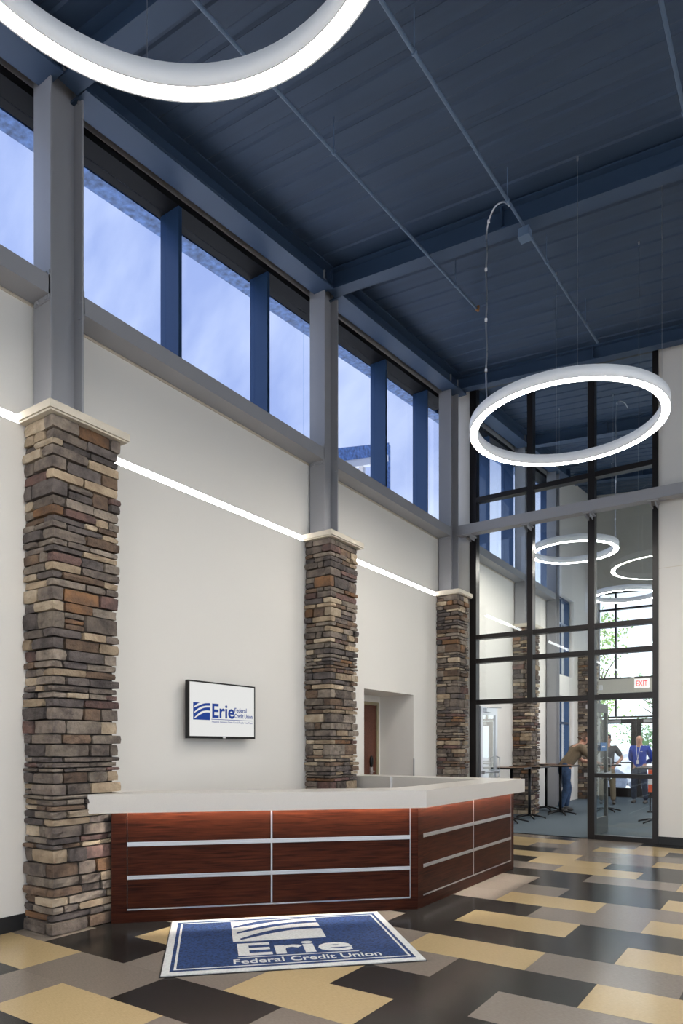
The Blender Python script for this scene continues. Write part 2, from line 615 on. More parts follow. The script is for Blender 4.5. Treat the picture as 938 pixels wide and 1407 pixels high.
# ------------------------------------------------------------------ window wall on the left
def wall_boxes(mb, y0, y1, holes, x0, x1, z0, z1):
    """wall slab along Y with rectangular holes (ya, yb, za, zb)"""
    ys = sorted({y0, y1} | {h[0] for h in holes} | {h[1] for h in holes})
    for a, b in zip(ys, ys[1:]):
        cuts = sorted((h[2], h[3]) for h in holes if h[0] <= a + 1e-6 and h[1] >= b - 1e-6)
        z = z0
        for c, d in cuts:
            if c > z:
                mb.box((x0, a, z), (x1, b, c))
            z = max(z, d)
        if z < z1:
            mb.box((x0, a, z), (x1, b, z1))


mb = MB()
ALC = (8.20, 9.70, 0.0, 2.293)
wall_boxes(mb, BY, 17.5, [ALC], WX, WX - 0.38, 0, 5.02)
wall_boxes(mb, 17.5, FY, [(17.66, 19.05, 0.36, 2.80), (17.66, 19.05, 3.34, 5.45)], WX, WX - 0.38, 0, 9.0)
# alcove behind the opening
ax = -5.78
mb.box((ax - 0.1, 7.4, 0), (ax, 8.72, 2.4))
mb.box((ax - 0.1, 9.645, 0), (ax, 9.8, 2.4))
mb.box((ax - 0.1, 8.72, 2.19), (ax, 9.645, 2.4))
mb.box((ax, 9.70, 0), (WX - 0.38, 9.8, 2.4))
mb.box((ax, 7.4, 0), (WX - 0.38, 7.5, 2.4))
mb.box((ax - 0.1, 7.4, 2.293), (WX - 0.38, 9.8, 2.4))
wall_left = structure(mb.build('wall_left', M_wall), 'warm white window wall')
# bulkhead above the clerestory and the outside skin
mb = MB()
ya, yb = BY, 17.5
mb.hexa([(WX - 0.02, ya, head_z(ya) + 0.07), (WX - 0.02, yb, head_z(yb) + 0.07), (-5.5, yb, head_z(yb) + 0.07), (-5.5, ya, head_z(ya) + 0.07),
         (WX - 0.02, ya, roof(WX, ya) + 0.1), (WX - 0.02, yb, roof(WX, yb) + 0.1), (-5.5, yb, roof(WX, yb) + 0.1), (-5.5, ya, roof(WX, ya) + 0.1)])
mb.build('bulkhead', M_navy, wall_left)
mb = MB()
mb.hexa([(WX, ya, head_z(ya) + 0.07), (WX, yb, head_z(yb) + 0.07), (WX - 0.02, yb, head_z(yb) + 0.07), (WX - 0.02, ya, head_z(ya) + 0.07),
         (WX, ya, head_z(ya) + 0.17), (WX, yb, head_z(yb) + 0.17), (WX - 0.02, yb, head_z(yb) + 0.17), (WX - 0.02, ya, head_z(ya) + 0.17)])
structure(mb.build('trim_1', M_trimgrey), 'grey trim above the clerestory windows')
mb = MB()
y = BY
mb.box((WX + 0.012, BY, 5.02), (-5.44, 17.5, 5.11))
structure(mb.build('trim_2', M_trim), 'cream ledge under the clerestory windows')
structure(MB().box((WX, BY, 0.0), (WX + 0.012, 3.09, 0.125)).build('baseboard_left', M_black), 'black baseboard under the white wall')
# eave outside
mb = MB()
e0, e1 = -5.46, -5.66
for (a, b) in ((e0, e1),):
    mb.hexa([(a, ya, head_z(ya) + 0.0), (a, yb, head_z(yb) + 0.0), (b, yb, head_z(yb) - 0.0), (b, ya, head_z(ya) - 0.0),
             (a, ya, head_z(ya) + 0.4), (a, yb, head_z(yb) + 0.4), (b, yb, head_z(yb) + 0.4), (b, ya, head_z(ya) + 0.4)])
structure(mb.build('roof_overhang', M_soffit), 'blue eave seen through the clerestory glass')


# clerestory windows, one per structural bay
def clerestory(n, ya, yb, mulls):
    w = structure(empty('window_%d' % n, (GX, ya, 5.1)), 'dark framed clerestory window band')
    z0 = 5.11
    mb = MB()
    mb.hexa([(WX - 0.002, ya, head_z(ya)), (WX - 0.002, yb, head_z(yb)), (-5.44, yb, head_z(yb)), (-5.44, ya, head_z(ya)),
             (WX - 0.002, ya, head_z(ya) + 0.07), (WX - 0.002, yb, head_z(yb) + 0.07), (-5.44, yb, head_z(yb) + 0.07), (-5.44, ya, head_z(ya) + 0.07)])
    mb.build('head_frame', M_head, w)
    MB().box((-5.22, ya, z0), (-5.42, yb, z0 + 0.06)).build('sill_frame', M_frame_blue, w)
    for m in mulls:
        if ya < m < yb:
            MB().hexa([(WX - 0.004, m - 0.022, z0), (WX - 0.004, m + 0.022, z0), (-5.42, m + 0.022, z0), (-5.42, m - 0.022, z0),
                       (WX - 0.004, m - 0.022, head_z(m)), (WX - 0.004, m + 0.022, head_z(m)), (-5.42, m + 0.022, head_z(m)), (-5.42, m - 0.022, head_z(m))]).build('mullion', M_frame_blue, w)
    ys = [ya] + [m for m in mulls if ya < m < yb] + [yb]
    for a, b in zip(ys, ys[1:]):
        a += 0.022 if a != ya else 0
        b -= 0.022 if b != yb else 0
        MB().hexa([(GX, a, z0 + .06), (GX, b, z0 + .06), (GX - .012, b, z0 + .06), (GX - .012, a, z0 + .06),
                   (GX, a, head_z(a)), (GX, b, head_z(b)), (GX - .012, b, head_z(b)), (GX - .012, a, head_z(a))]).build('pane', M_glass_sky, w)


MULL = [4.737 + 1.366 * k for k in range(-7, 10)]
clerestory(1, BY, 3.30, MULL)
clerestory(2, 3.30, 7.03, MULL)
clerestory(3, 7.03, GY - 0.06, MULL)
clerestory(4, GY + 0.06, 14.48, MULL)
clerestory(5, 14.48, 17.5, MULL)


# tall storefront windows further along the same wall
def punched(n, ya, yb, za, zb, rails, mulls, label):
    w = structure(empty('window_%d' % n, (WX - .2, ya, za)), label)
    x0, x1 = WX - 0.12, WX - 0.26
    f = 0.055
    for b in (((x0, ya, za), (x1, yb, za + f)), ((x0, ya, zb - f), (x1, yb, zb)), ((x0, ya, za + f), (x1, ya + f, zb - f)), ((x0, yb - f, za + f), (x1, yb, zb - f))):
        MB().box(*b).build('frame_bar', M_frame_blue, w)
    for m in mulls:
        MB().box((x0, m - f / 2, za + f), (x1, m + f / 2, zb - f)).build('mullion', M_frame_blue, w)
    for r in rails:
        MB().box((x0 + .003, ya + f, r - f / 2), (x1, yb - f, r + f / 2)).build('rail', M_frame_blue, w)
    ys = [ya + f] + [q for m in mulls for q in (m - f / 2, m + f / 2)] + [yb - f]
    zs = [za + f] + [q for r in rails for q in (r - f / 2, r + f / 2)] + [zb - f]
    for a, b in zip(ys[::2], ys[1::2]):
        for c, d in zip(zs[::2], zs[1::2]):
            MB().box((x0 - .06, a, c), (x0 - .072, b, d)).build('pane', M_glass, w)


punched(6, 17.66, 19.05, 3.34, 5.45, [4.75], [18.3], 'upper storefront window in the side wall past the tables')
punched(7, 17.66, 19.05, 0.36, 2.80, [2.10], [18.3], 'lower storefront window behind the leaning man')

# ------------------------------------------------------------------ light line in the wall
for a, b, lab in ((BY, 3.12, 'recessed light line meeting the nearest stone pillar at the picture edge'),
                  (3.66, 6.83, 'recessed light line between the two nearest stone pillars, over the wall screen'),
                  (7.36, 10.56, 'recessed light line over the doorway recess, ending at the glass wall pillar')):
    t = tag(empty('light_line', (WX, (a + b) / 2, 4.065)), lab, 'light', 'recessed light lines in the white wall')
    MB().box((WX + 0.004, a, 4.032), (WX - 0.0, b, 4.096)).build('diffuser', M_led, t)
    mb = MB()
    mb.box((WX + 0.005, a, 4.096), (WX, b, 4.101))
    mb.box((WX + 0.005, a, 4.027), (WX, b, 4.032))
    mb.build('flange', M_white, t)

# ------------------------------------------------------------------ stone pillars
BLOCKS = {}


def rough_block(rg, dx, dy, dz, nx, ny, nz):
    """one ledge stone centred on the origin with split faces"""
    v = {}
    bm = bmesh.new()

    def vert(i, j, k):
        key = (i, j, k)
        if key not in v:
            e = 0
            p = []
            for q, n, d in ((i, nx, dx), (j, ny, dy), (k, nz, dz)):
                t = q / n
                p.append((t - .5) * d)
                if q in (0, n):
                    e += 1
            on = [q in (0, n) for q, n in ((i, nx), (j, ny), (k, nz))]
            c = 0.007 if e == 3 else (0.004 if e == 2 else -0.003)
            for ax_ in range(3):
                if on[ax_] and e >= 1:
                    p[ax_] -= math.copysign(min(c, (dx, dy, dz)[ax_] * .12), p[ax_])
            jit = [min(.005, dx * .05), min(.005, dy * .05), min(.0022, dz * .05)]
            p = [p[q] + rg.uniform(-1, 1) * jit[q] for q in range(3)]
            v[key] = bm.verts.new(p)
        return v[key]
    for i in range(nx):
        for j in range(ny):
            for k in (0, nz):
                bm.faces.new([vert(i, j, k), vert(i + 1, j, k), vert(i + 1, j + 1, k), vert(i, j + 1, k)])
    for i in range(nx):
        for k in range(nz):
            for j in (0, ny):
                bm.faces.new([vert(i, j, k), vert(i + 1, j, k), vert(i + 1, j, k + 1), vert(i, j, k + 1)])
    for j in range(ny):
        for k in range(nz):
            for i in (0, nx):
                bm.faces.new([vert(i, j, k), vert(i, j + 1, k), vert(i, j + 1, k + 1), vert(i, j, k + 1)])
    bmesh.ops.recalc_face_normals(bm, faces=bm.faces)
    me = bpy.data.meshes.new('stone')
    bm.to_mesh(me)
    bm.free()
    return me


def pillar_layout(seed, px0, px1, py0, py1, ztop):
    """list of (centre, size, corner?) with the pillar's near room corner at px1, py0"""
    rg = random.Random(seed)
    out = []
    z = 0.0
    D = 0.13
    while z < ztop - 0.03:
        H = rg.choice([.07, .08, .09, .10, .11, .12, .135])
        if ztop - z - H < 0.07:
            H = ztop - z

        def layers(h):
            if h > .115:
                opts = [1, 2, 2, 3]
            elif h > .095:
                opts = [1, 1, 2]
            elif h > .085:
                opts = [1, 1, 1, 2]
            else:
                opts = [1]
            n = rg.choice(opts)
            ws = [rg.uniform(.75, 1.25) for _ in range(n)]
            s_ = sum(ws)
            return [w / s_ * h for w in ws]
        # corner stones
        zz = z
        longx = rg.random() < .5
        lay = layers(H)
        cx_, cy_ = [], []
        for q, h in enumerate(lay):
            pro = rg.uniform(-.012, .014)
            if longx:
                lx, ly = rg.uniform(.20, .30), rg.uniform(.08, .14)
            else:
                lx, ly = rg.uniform(.09, .15), rg.uniform(.22, .34)
            longx = not longx
            cx_.append(lx)
            cy_.append(ly)
            out.append(((px1 + pro - lx / 2, py0 - pro + ly / 2, zz + h / 2), (lx, ly, h - .003), 'corner'))
            zz += h
        # front face (towards -y) runs from the wall to the corner stones
        zz = z
        for q, h in enumerate(lay):
            x = px0
            xe = px1 - cx_[q] - .003
            while xe - x > .02:
                L = rg.uniform(.12, .36)
                if xe - x - L < .07:
                    L = xe - x
                pro = rg.uniform(-.016, .018)
                sub = layers(h) if h > .07 and rg.random() < .35 else [h]
                z3 = zz
                for hh in sub:
                    out.append(((x + L / 2, py0 - pro + D / 2, z3 + hh / 2), (L - .003, D, hh - .003), 'front'))
                    z3 += hh
                x += L
            zz += h
        # room face (towards +x)
        zz = z
        for q, h in enumerate(lay):
            y_ = py0 + cy_[q] + .003
            ye = py1 + rg.uniform(-.03, .012)
            while ye - y_ > .02:
                L = rg.uniform(.11, .38)
                if ye - y_ - L < .08:
                    L = ye - y_
                pro = rg.uniform(-.016, .018)
                sub = layers(h) if h > .07 and rg.random() < .35 else [h]
                z3 = zz
                for hh in sub:
                    out.append(((px1 + pro - D / 2, y_ + L / 2, z3 + hh / 2), (D, L - .003, hh - .003), 'side'))
                    z3 += hh
                y_ += L
            zz += h
        z += H
    return out


def stone_pillar(y0, label, seed, x0=-5.18, x1=-4.745, wy=0.62, cap=True):
    y1 = y0 + wy
    t = tag(empty('stone_pillar', ((x0 + x1) / 2, (y0 + y1) / 2, 0)), label, 'pillar', 'ledgestone pillars along the window wall', 'thing')
    ox, oy, _ = t.location
    ztop = 4.03
    MB().box((WX + .002, y0 + .045, 0), (x1 - .045, y1 - .045, ztop)).build('core', M_mortar, t)
    rg = random.Random(seed + 99)
    for c, sz, kind in pillar_layout(seed, WX + .004, x1, y0, y1, ztop):
        n = {'corner': (2, 2, 2), 'front': (3, 1, 2), 'side': (1, 3, 2)}[kind]
        me = rough_block(rg, sz[0], sz[1], sz[2], *n)
        me.materials.append(rg.choices(STONES, STONE_W)[0])
        o = link('stone', me, t)
        o.location = (c[0] - ox, c[1] - oy, c[2])
    if cap:
        mb = MB()
        mb.box((WX + .001, y0 - .055, ztop + .012), (x1 + .05, y1 + .065, ztop + .072))
        mb.box((WX + .001, y0 - .04, ztop - .002), (x1 + .035, y1 + .05, ztop + .012))
        mb.build('cap', M_cap, t)
    return t


stone_pillar(PIL[1], 'ledgestone pillar rising beside the end of the reception desk, standing on the tile floor', 11)
stone_pillar(PIL[2], 'ledgestone pillar behind the desk between the wall screen and the doorway recess', 23)
stone_pillar(PIL[3], 'ledgestone pillar next to the dark framed glass wall', 37, wy=0.46)
stone_pillar(PIL[4], 'ledgestone pillar behind the bistro tables, seen through the open glass doorway', 41)
stone_pillar(19.45, 'far ledgestone pillar beyond the leaning man, beside the entrance', 53, wy=0.6, cap=False)

# ------------------------------------------------------------------ steel frame
CX0, CX1 = -5.13, -4.90


def bolts(t, pts, axis, m, r=0.014, l=0.012):
    for p in pts:
        p = Vector(p)
        MB().tube([p, p + Vector(axis) * l], r, 6).build('bolt', m, t)


def steel_column(y, z0, label, bolt_z=(5.0, 5.14)):
    t = tag(empty('steel_column', ((CX0 + CX1) / 2, y, z0)), label, 'column', 'grey steel columns', 'thing')
    zt = roof(-5, y) - 0.02
    d = 0.15
    MB().box((CX0, y - d, z0), (CX1, y - d + .016, zt)).build('flange', M_steel, t)
    MB().box((CX0, y + d - .016, z0), (CX1, y + d, zt)).build('flange', M_steel, t)
    MB().box((-5.022, y - d + .016, z0), (-5.008, y + d - .016, zt)).build('web', M_steel, t)
    bolts(t, [(x, y + d - .016, z) for x in (-4.93,) for z in bolt_z], (0, -1, 0), M_steel)
    bolts(t, [(-4.935, y + d - .016, zt - .08 - .06 * k) for k in range(4)], (0, -1, 0), M_steel)
    return t


steel_column(COLS[1], 4.103, 'grey steel column on the stone pillar nearest the picture edge, left of the tall windows')
steel_column(COLS[2], 4.103, 'grey steel column on the middle stone pillar, between the two window groups')
steel_column(COLS[3] - 0.02, 4.103, 'grey steel column in the corner at the glass wall')
steel_column(COLS[4], 4.103, 'grey steel column on the pillar beyond the glass wall')
steel_column(16.72, 0.0, 'bare grey steel column standing on the carpet behind the bistro tables')


def sill_beam(ya, yb, label):
    t = tag(empty('sill_beam', (-5.0, (ya + yb) / 2, 5.02)), label, 'beam', 'grey steel beams under the clerestory windows', 'thing')
    mb = MB()
    mb.box((-4.905, ya, 5.035), (-4.915, yb, 5.185))
    mb.box((-5.13, ya, 5.175), (-4.915, yb, 5.185))
    mb.box((-5.13, ya, 5.035), (-4.915, yb, 5.045))
    mb.build('channel', M_steel, t)
    for yy, s_ in ((ya, 1), (yb, -1)):
        MB().box((-4.905, yy, 4.99), (-5.10, yy + s_ * .012, 5.23)).build('end_plate', M_steel, t)
        bolts(t, [(-4.94, yy + s_ * .012, 5.21), (-4.94, yy + s_ * .012, 5.01), (-5.05, yy + s_ * .012, 5.01)], (0, s_, 0), M_steel)


sill_beam(BY + .1, COLS[1] - .15, 'grey steel sill beam ending at the nearest column, picture edge')
sill_beam(COLS[1] + .15, COLS[2] - .15, 'grey steel sill beam above the wall screen bay')
sill_beam(COLS[2] + .15, COLS[3] - .17, 'grey steel sill beam above the doorway recess')
sill_beam(GY + .1, COLS[4] - .15, 'grey steel sill beam just behind the glass wall')
sill_beam(COLS[4] + .15, 16.55, 'short grey steel sill beam ending at the bare column')


def eave_beam(ya, yb, label):
    t = tag(empty('eave_beam', (-4.93, (ya + yb) / 2, roof(-4.9, (ya + yb) / 2) - .3)), label, 'beam', 'navy steel beams along the window wall under the roof', 'thing')
    x = -4.93
    MB().ibeam((x, ya, roof(x, ya) - .01), (x, yb, roof(x, yb) - .01), .26, .27, (1, 0, 0), (0, 0, 1)).build('beam', M_navy, t)
    mb = MB()
    n = 14
    pts = []
    rg = random.Random(int(ya * 10))
    for k in range(n + 1):
        yy = ya + .1 + (yb - ya - .2) * k / n
        pts.append((x + .112, yy, roof(x, yy) - .248 + rg.uniform(0, .012)))
    mb.tube(pts, .006, 5).build('cable', M_navy, t)
    for yy, s_ in ((ya, 1), (yb, -1)):
        b = MB().box((x + .03, yy, roof(x, yy) - .26), (x + .12, yy + s_ * .012, roof(x, yy) - .03)).build('end_plate', M_navy, t)
        bolts(t, [(x + .085, yy + s_ * .012, roof(x, yy) - .07 - .055 * k) for k in range(3)], (0, s_, 0), M_navy)


eave_beam(BY, COLS[1] - .1, 'navy roof beam along the wall ending at the nearest column')
eave_beam(COLS[1] + .1, COLS[2] - .1, 'navy roof beam along the wall over the three tall windows')
eave_beam(COLS[2] + .1, GY - .1, 'navy roof beam along the wall running into the glass wall corner')
eave_beam(GY + .1, COLS[4] - .1, 'navy roof beam along the wall just behind the glass wall')
eave_beam(COLS[4] + .1, 17.5, 'far navy roof beam along the wall beyond the glass')


def rafter(y, xa, xb, label, depth=.26, width=.17):
    t = tag(empty('roof_rafter', (xa, y, roof(xa, y) - depth)), label, 'beam', 'navy steel rafters crossing the ceiling', 'thing')
    MB().ibeam((xa, y, roof(xa, y) - .008), (xb, y, roof(xb, y) - .008), width, depth, (0, 1, 0), (0, 0, 1)).build('beam', M_navy, t)
    for k in range(1, 4):
        x = xa + (xb - xa) * k / 4.2
        MB().box((x - .006, y - width / 2 + .005, roof(x, y) - depth + .02), (x + .006, y + width / 2 - .005, roof(x, y) - .03)).build('stiffener', M_navy, t)
    return t


rafter(COLS[1], -4.9, RX, 'navy rafter above the nearest ring light, from the column at the picture edge')
rafter(COLS[2], -4.9, RX, 'navy rafter crossing the ceiling from the middle column')
rafter(GY - .22, -4.9, RX, 'navy rafter along the top of the glass wall', .22, .15)
rafter(COLS[4], -4.9, 2.1, 'navy rafter in the room beyond the glass wall')
rafter(18.2, -4.9, 2.1, 'far navy rafter in front of the entrance facade')
rafter(-0.42, -4.9, RX, 'navy rafter overhead behind the nearest ring light')

# ------------------------------------------------------------------ roof deck
PW = 0.61
ceiling = structure(empty('ceiling', (0, 0, 0)), 'navy ribbed metal roof deck')


def deck_mesh(xa, xb):
    prof = []
    h = 0.014
    prof = [(0, 0), (0.004, 0), (0.004, .012), (0.008, .012), (0.008, 0), (0.195, 0), (0.215, h), (0.285, h), (0.305, 0), (0.50, 0), (0.52, h), (0.59, h), (0.61, 0)]
    v = []
    for (yy, zz) in prof:
        for x in (xa, xb):
            v.append((x, yy, roof(x, yy) + zz))
    f = [(2 * i, 2 * i + 1, 2 * i + 3, 2 * i + 2) for i in range(len(prof) - 1)]
    return MB().add(v, f).mesh('deck_panel')


for xa, xb, ya, n in ((-5.48, RX + .2, BY - .2, 27), (-5.48, 2.4, BY - .2 + 27 * PW, 16)):
    me = deck_mesh(xa, xb)
    me.materials.append(M_deck)
    for k in range(n):
        o = link('deck_panel', me, ceiling)
        yy = ya + k * PW
        o.location = (0, yy, 0.1041 * yy)
mb = MB()
xa, xb, ya_, yb_ = -5.6, RX + .3, BY - .3, FY + .3
mb.hexa([(x, y, roof(x, y) + .06) for x, y in ((xa, ya_), (xb, ya_), (xb, yb_), (xa, yb_))] + [(x, y, roof(x, y) + .3) for x, y in ((xa, ya_), (xb, ya_), (xb, yb_), (xa, yb_))])
mb.build('roof_slab', M_roof, ceiling)


# conduits under the deck
def conduit(x, ya, yb, label, rods, drop=.32):
    t = tag(empty('ceiling_conduit', (x, (ya + yb) / 2, roof(x, (ya + yb) / 2) - drop)), label, 'conduit', 'conduits hung under the roof deck')
    MB().tube([(x, ya, roof(x, ya) - drop), (x, yb, roof(x, yb) - drop)], .016, 8).build('pipe', M_conduit, t, True)
    for r in rods:
        MB().tube([(x, r, roof(x, r) - drop - .02), (x, r, roof(x, r) + .03)], .005, 5).build('hanger_rod', M_conduit, t)
        MB().tube([(x, r - .012, roof(x, r - .012) - drop), (x, r + .012, roof(x, r + .012) - drop)], .023, 8).build('clamp', M_conduit, t)
    return t


conduit(-2.385, BY, 10.05, 'navy conduit running under the deck to the glass wall, feeding the far ring light', [0.6, 2.5, 4.5, 6.45, 7.7, 9.4])
conduit(-3.46, BY, 8.24, 'navy conduit nearer the windows, ending in a brass cap', [1.0, 2.9, 5.0, 7.6])
conduit(-0.785, BY, 6.45, 'navy conduit at the upper right picture edge', [1.5, 4.0, 6.2])
mb = MB()
ys_ = 8.24
mb.tube([(-3.46, ys_ + .002, roof(-3.46, ys_) - .325), (-3.46, ys_ + .05, roof(-3.46, ys_) - .32), (-3.46, ys_ + .06, roof(-3.46, ys_) - .26)], .02, 8)
tag(mb.build('sprinkler_head', mat('brass', (.45, .2, .06), .35, .8), None), 'small brass sprinkler head at the end of a conduit', 'sprinkler')
xj, yj = -2.385, 6.97
zj = roof(xj, yj) - .385
t = tag(empty('junction_box', (xj, yj, zj)), 'square junction box on the conduit above the far ring light', 'junction box')
MB().box((xj - .055, yj - .055, zj - .045), (xj + .055, yj + .055, zj + .045)).build('box', M_conduit, t)
MB().box((xj - .06, yj - .06, zj - .05), (xj + .06, yj + .06, zj - .045)).build('cover', M_conduit, t)

# ------------------------------------------------------------------ ring pendants


def smooth_path(p, n=5):
    p = [Vector(q) for q in p]
    out = []
    for k in range(len(p) - 1):
        a, b, c, d = p[max(k - 1, 0)], p[k], p[k + 1], p[min(k + 2, len(p) - 1)]
        for i in range(n):
            t = i / n
            out.append(.5 * ((2 * b) + (c - a) * t + (2 * a - 5 * b + 4 * c - d) * t * t + (3 * b - a - 3 * c + d) * t ** 3))
    return out + [p[-1]]


def ring_light(c, R, label, feed=None, anchors=(0.6, 2.2, 3.75, 5.3)):
    x, y, z = c
    t = tag(empty('ring_pendant_light', c), label, 'light', 'white LED ring pendants')
    w, hgt = 0.047, 0.115
    MB().lathe([(R + w, 0.0), (R + w, hgt), (R - w, hgt), (R - w, 0.0), (R - w + .008, 0.0), (R - w + .008, .02), (R + w - .008, .02), (R + w - .008, 0.0)], 96).build('housing', M_ringbody, t, False, True)
    for p in t.children[0].data.polygons:
        p.use_smooth = abs(p.normal.z) < .2
    MB().lathe([(R + w - .0085, .002), (R + w - .0085, .019), (R - w + .0085, .019), (R - w + .0085, .002)], 96).build('diffuser', M_ring, t, False, True)
    for a in anchors:
        ax_, ay_ = x + R * math.cos(a), y + R * math.sin(a)
        MB().tube([(ax_, ay_, z + hgt), (ax_, ay_, roof(ax_, ay_) - .02)], .0017, 5).build('suspension_cable', M_alu, t)
        MB().tube([(ax_, ay_, roof(ax_, ay_) - .03), (ax_, ay_, roof(ax_, ay_) + .002)], [.008, .012], 8).build('ceiling_anchor', M_alu, t)
    if feed:
        mb = MB()
        mb.tube(smooth_path(feed), .009, 7)
        mb.build('power_conduit', M_alu, t, True)
        for k in (3, 6, 9, 12):
            if k < len(feed):
                p = Vector(feed[k])
                MB().tube([p - Vector((0, 0, .015)), p + Vector((0, 0, .015))], .014, 7).build('coupling', M_white, t)
    return t


def feed_path(x0, y0, z0, x1, y1, zt, zb):
    """leaves (x0,y0,z0), bows upwards and drops at (x1,y1) from zt to zb"""
    p = [(x0, y0, z0), (x0 + (x1 - x0) * .25, y0 + (y1 - y0) * .25, z0 + .05), (x0 + (x1 - x0) * .6, y0 + (y1 - y0) * .6, z0 + .03), (x0 + (x1 - x0) * .9, y0 + (y1 - y0) * .9, z0 - .06)]
    rg = random.Random(5)
    n = 10
    for k in range(n + 1):
        z = zt + (zb - zt) * k / n
        p.append((x1 + rg.uniform(-.006, .006), y1 + rg.uniform(-.006, .006), z))
    return p


ring_light((-2.05, 1.66, 4.87), 1.02, 'large white ring light at the top of the picture, nearest, partly cut off',
           None, (0.9, 2.4, 4.0, 5.5))
ring_light((-2.145, 7.62, 5.0), 1.003, 'large white ring light hanging in front of the glass wall',
           [(-2.39, 6.52, 6.84), (-2.47, 6.57, 6.95), (-2.60, 6.68, 7.03), (-2.71, 6.78, 6.99)] + [(-2.75 + .006 * math.sin(q * 2.1), 6.82, 6.88 - (6.88 - 5.1) * q / 10) for q in range(11)], (-1.19, -.13, .92, 1.96))
ring_light((-3.417, 12.62, 5.0), 0.725, 'smaller ring light behind the glass wall, the nearer of the two there',
           feed_path(-2.62, 13.3, roof(-2.62, 13.3) - .2, -2.735, 12.85, 7.35, 5.1))
ring_light((-3.411, 17.0, 5.0), 0.725, 'smaller ring light farthest away, before the entrance windows')
for c, R_, lab in (((1.6, 1.66, 4.87), 1.02, 'unseen white ring light added for fill, overhead beside the viewer'),
                   ((1.6, 8.2, 5.0), 1.02, 'unseen white ring light added for fill, past the right edge, in front of the white wall'),
                   ((-2.05, -2.6, 4.6), 1.02, 'unseen white ring light added for fill, behind the viewer'),
                   ((-.6, 13.4, 5.0), .725, 'unseen smaller ring light added for fill behind the white wall, near the glass wall'),
                   ((-.6, 17.6, 5.0), .725, 'unseen smaller ring light added for fill behind the white wall, near the entrance')):
    ring_light(c, R_, lab)  # unseen lamps added to brighten the lobby and the room beyond

# ------------------------------------------------------------------ glass wall
gw = structure(empty('window_8', (-3.3, GY, 0)), 'tall dark framed glass wall to the next room')
GM = [(-4.773, -4.652), (-3.752, -3.660), (-2.775, -2.672), (-1.832, -1.752)]
GD0, GD1 = GY - .035, GY + .115
for a, b in GM:
    zt = roof((a + b) / 2, GY) - .05
    z0 = 2.19 if a == -3.752 else 0.0
    MB().box((a, GD0, z0), (b, GD1, zt)).build('mullion', M_frame, gw)
RAILS = [(2.195, 2.275), (2.91, 2.985), (3.325, 3.40), (5.71, 5.79)]
for (a0, a1), (b0, b1) in zip(GM, GM[1:]):
    xa, xb = a1, b0
    rails = list(RAILS)
    if xa > -3:
        rails = [(0.0, 0.075), (0.975, 1.04)] + rails
    for z0, z1 in rails:
        MB().box((xa, GD0 + .004, z0), (xb, GD1 - .004, z1)).build('rail', M_frame, gw)
    MB().hexa([(xa, GD0, roof(xa, GY) - .14), (xb, GD0, roof(xb, GY) - .14), (xb, GD1, roof(xb, GY) - .14), (xa, GD1, roof(xa, GY) - .14),
               (xa, GD0, roof(xa, GY) - .04), (xb, GD0, roof(xb, GY) - .04), (xb, GD1, roof(xb, GY) - .04), (xa, GD1, roof(xa, GY) - .04)]).build('head_rail', M_frame, gw)
    zs = [r[1] for r in rails]
    ze = [r[0] for r in rails[1:]] + [None]
    for c, d in zip(zs, ze):
        if d is None:
            MB().hexa([(xa, GY + .03, c), (xb, GY + .03, c), (xb, GY + .036, c), (xa, GY + .036, c),
                       (xa, GY + .03, roof(xa, GY) - .14), (xb, GY + .03, roof(xb, GY) - .14), (xb, GY + .036, roof(xb, GY) - .14), (xa, GY + .036, roof(xa, GY) - .14)]).build('pane', M_glass, gw)
        else:
            MB().box((xa, GY + .03, c), (xb, GY + .036, d)).build('pane', M_glass, gw)
# wall to the right of the glass and above
mb = MB()
mb.hexa([(GM[-1][1], GY, 0), (RX, GY, 0), (RX, GY + .2, 0), (GM[-1][1], GY + .2, 0),
         (GM[-1][1], GY, roof(GM[-1][1], GY) + .04), (RX, GY, roof(RX, GY) + .04), (RX, GY + .2, roof(RX, GY) + .04), (GM[-1][1], GY + .2, roof(GM[-1][1], GY) + .04)])
wall_far = structure(mb.build('wall_far', M_wall), 'warm white wall beside the glass wall')
MB().box((GM[-1][1], GY - .002, 4.132), (RX, GY, 4.139)).build('control_joint', M_trim, wall_far)
mb = MB()
for xa, xb in ((GM[0][0], GM[-1][1]),):
    mb.hexa([(xa, GY - .03, roof(xa, GY) - .05), (xb, GY - .03, roof(xb, GY) - .05), (xb, GY + .1, roof(xb, GY) - .05), (xa, GY + .1, roof(xa, GY) - .05),
             (xa, GY - .03, roof(xa, GY) + .04), (xb, GY - .03, roof(xb, GY) + .04), (xb, GY + .1, roof(xb, GY) + .04), (xa, GY + .1, roof(xa, GY) + .04)])
mb.build('closure', M_navy, wall_far)
mb = MB()
mb.box((WX, GY - .02, 0), (GM[0][0], GY + .1, roof(WX, GY) + .03))
mb.build('end_return', M_wall, wall_far)
structure(MB().box((GM[-1][1], GY - .012, 0), (RX, GY, .115)).build('baseboard_far', M_black), 'black baseboard by the glass wall')

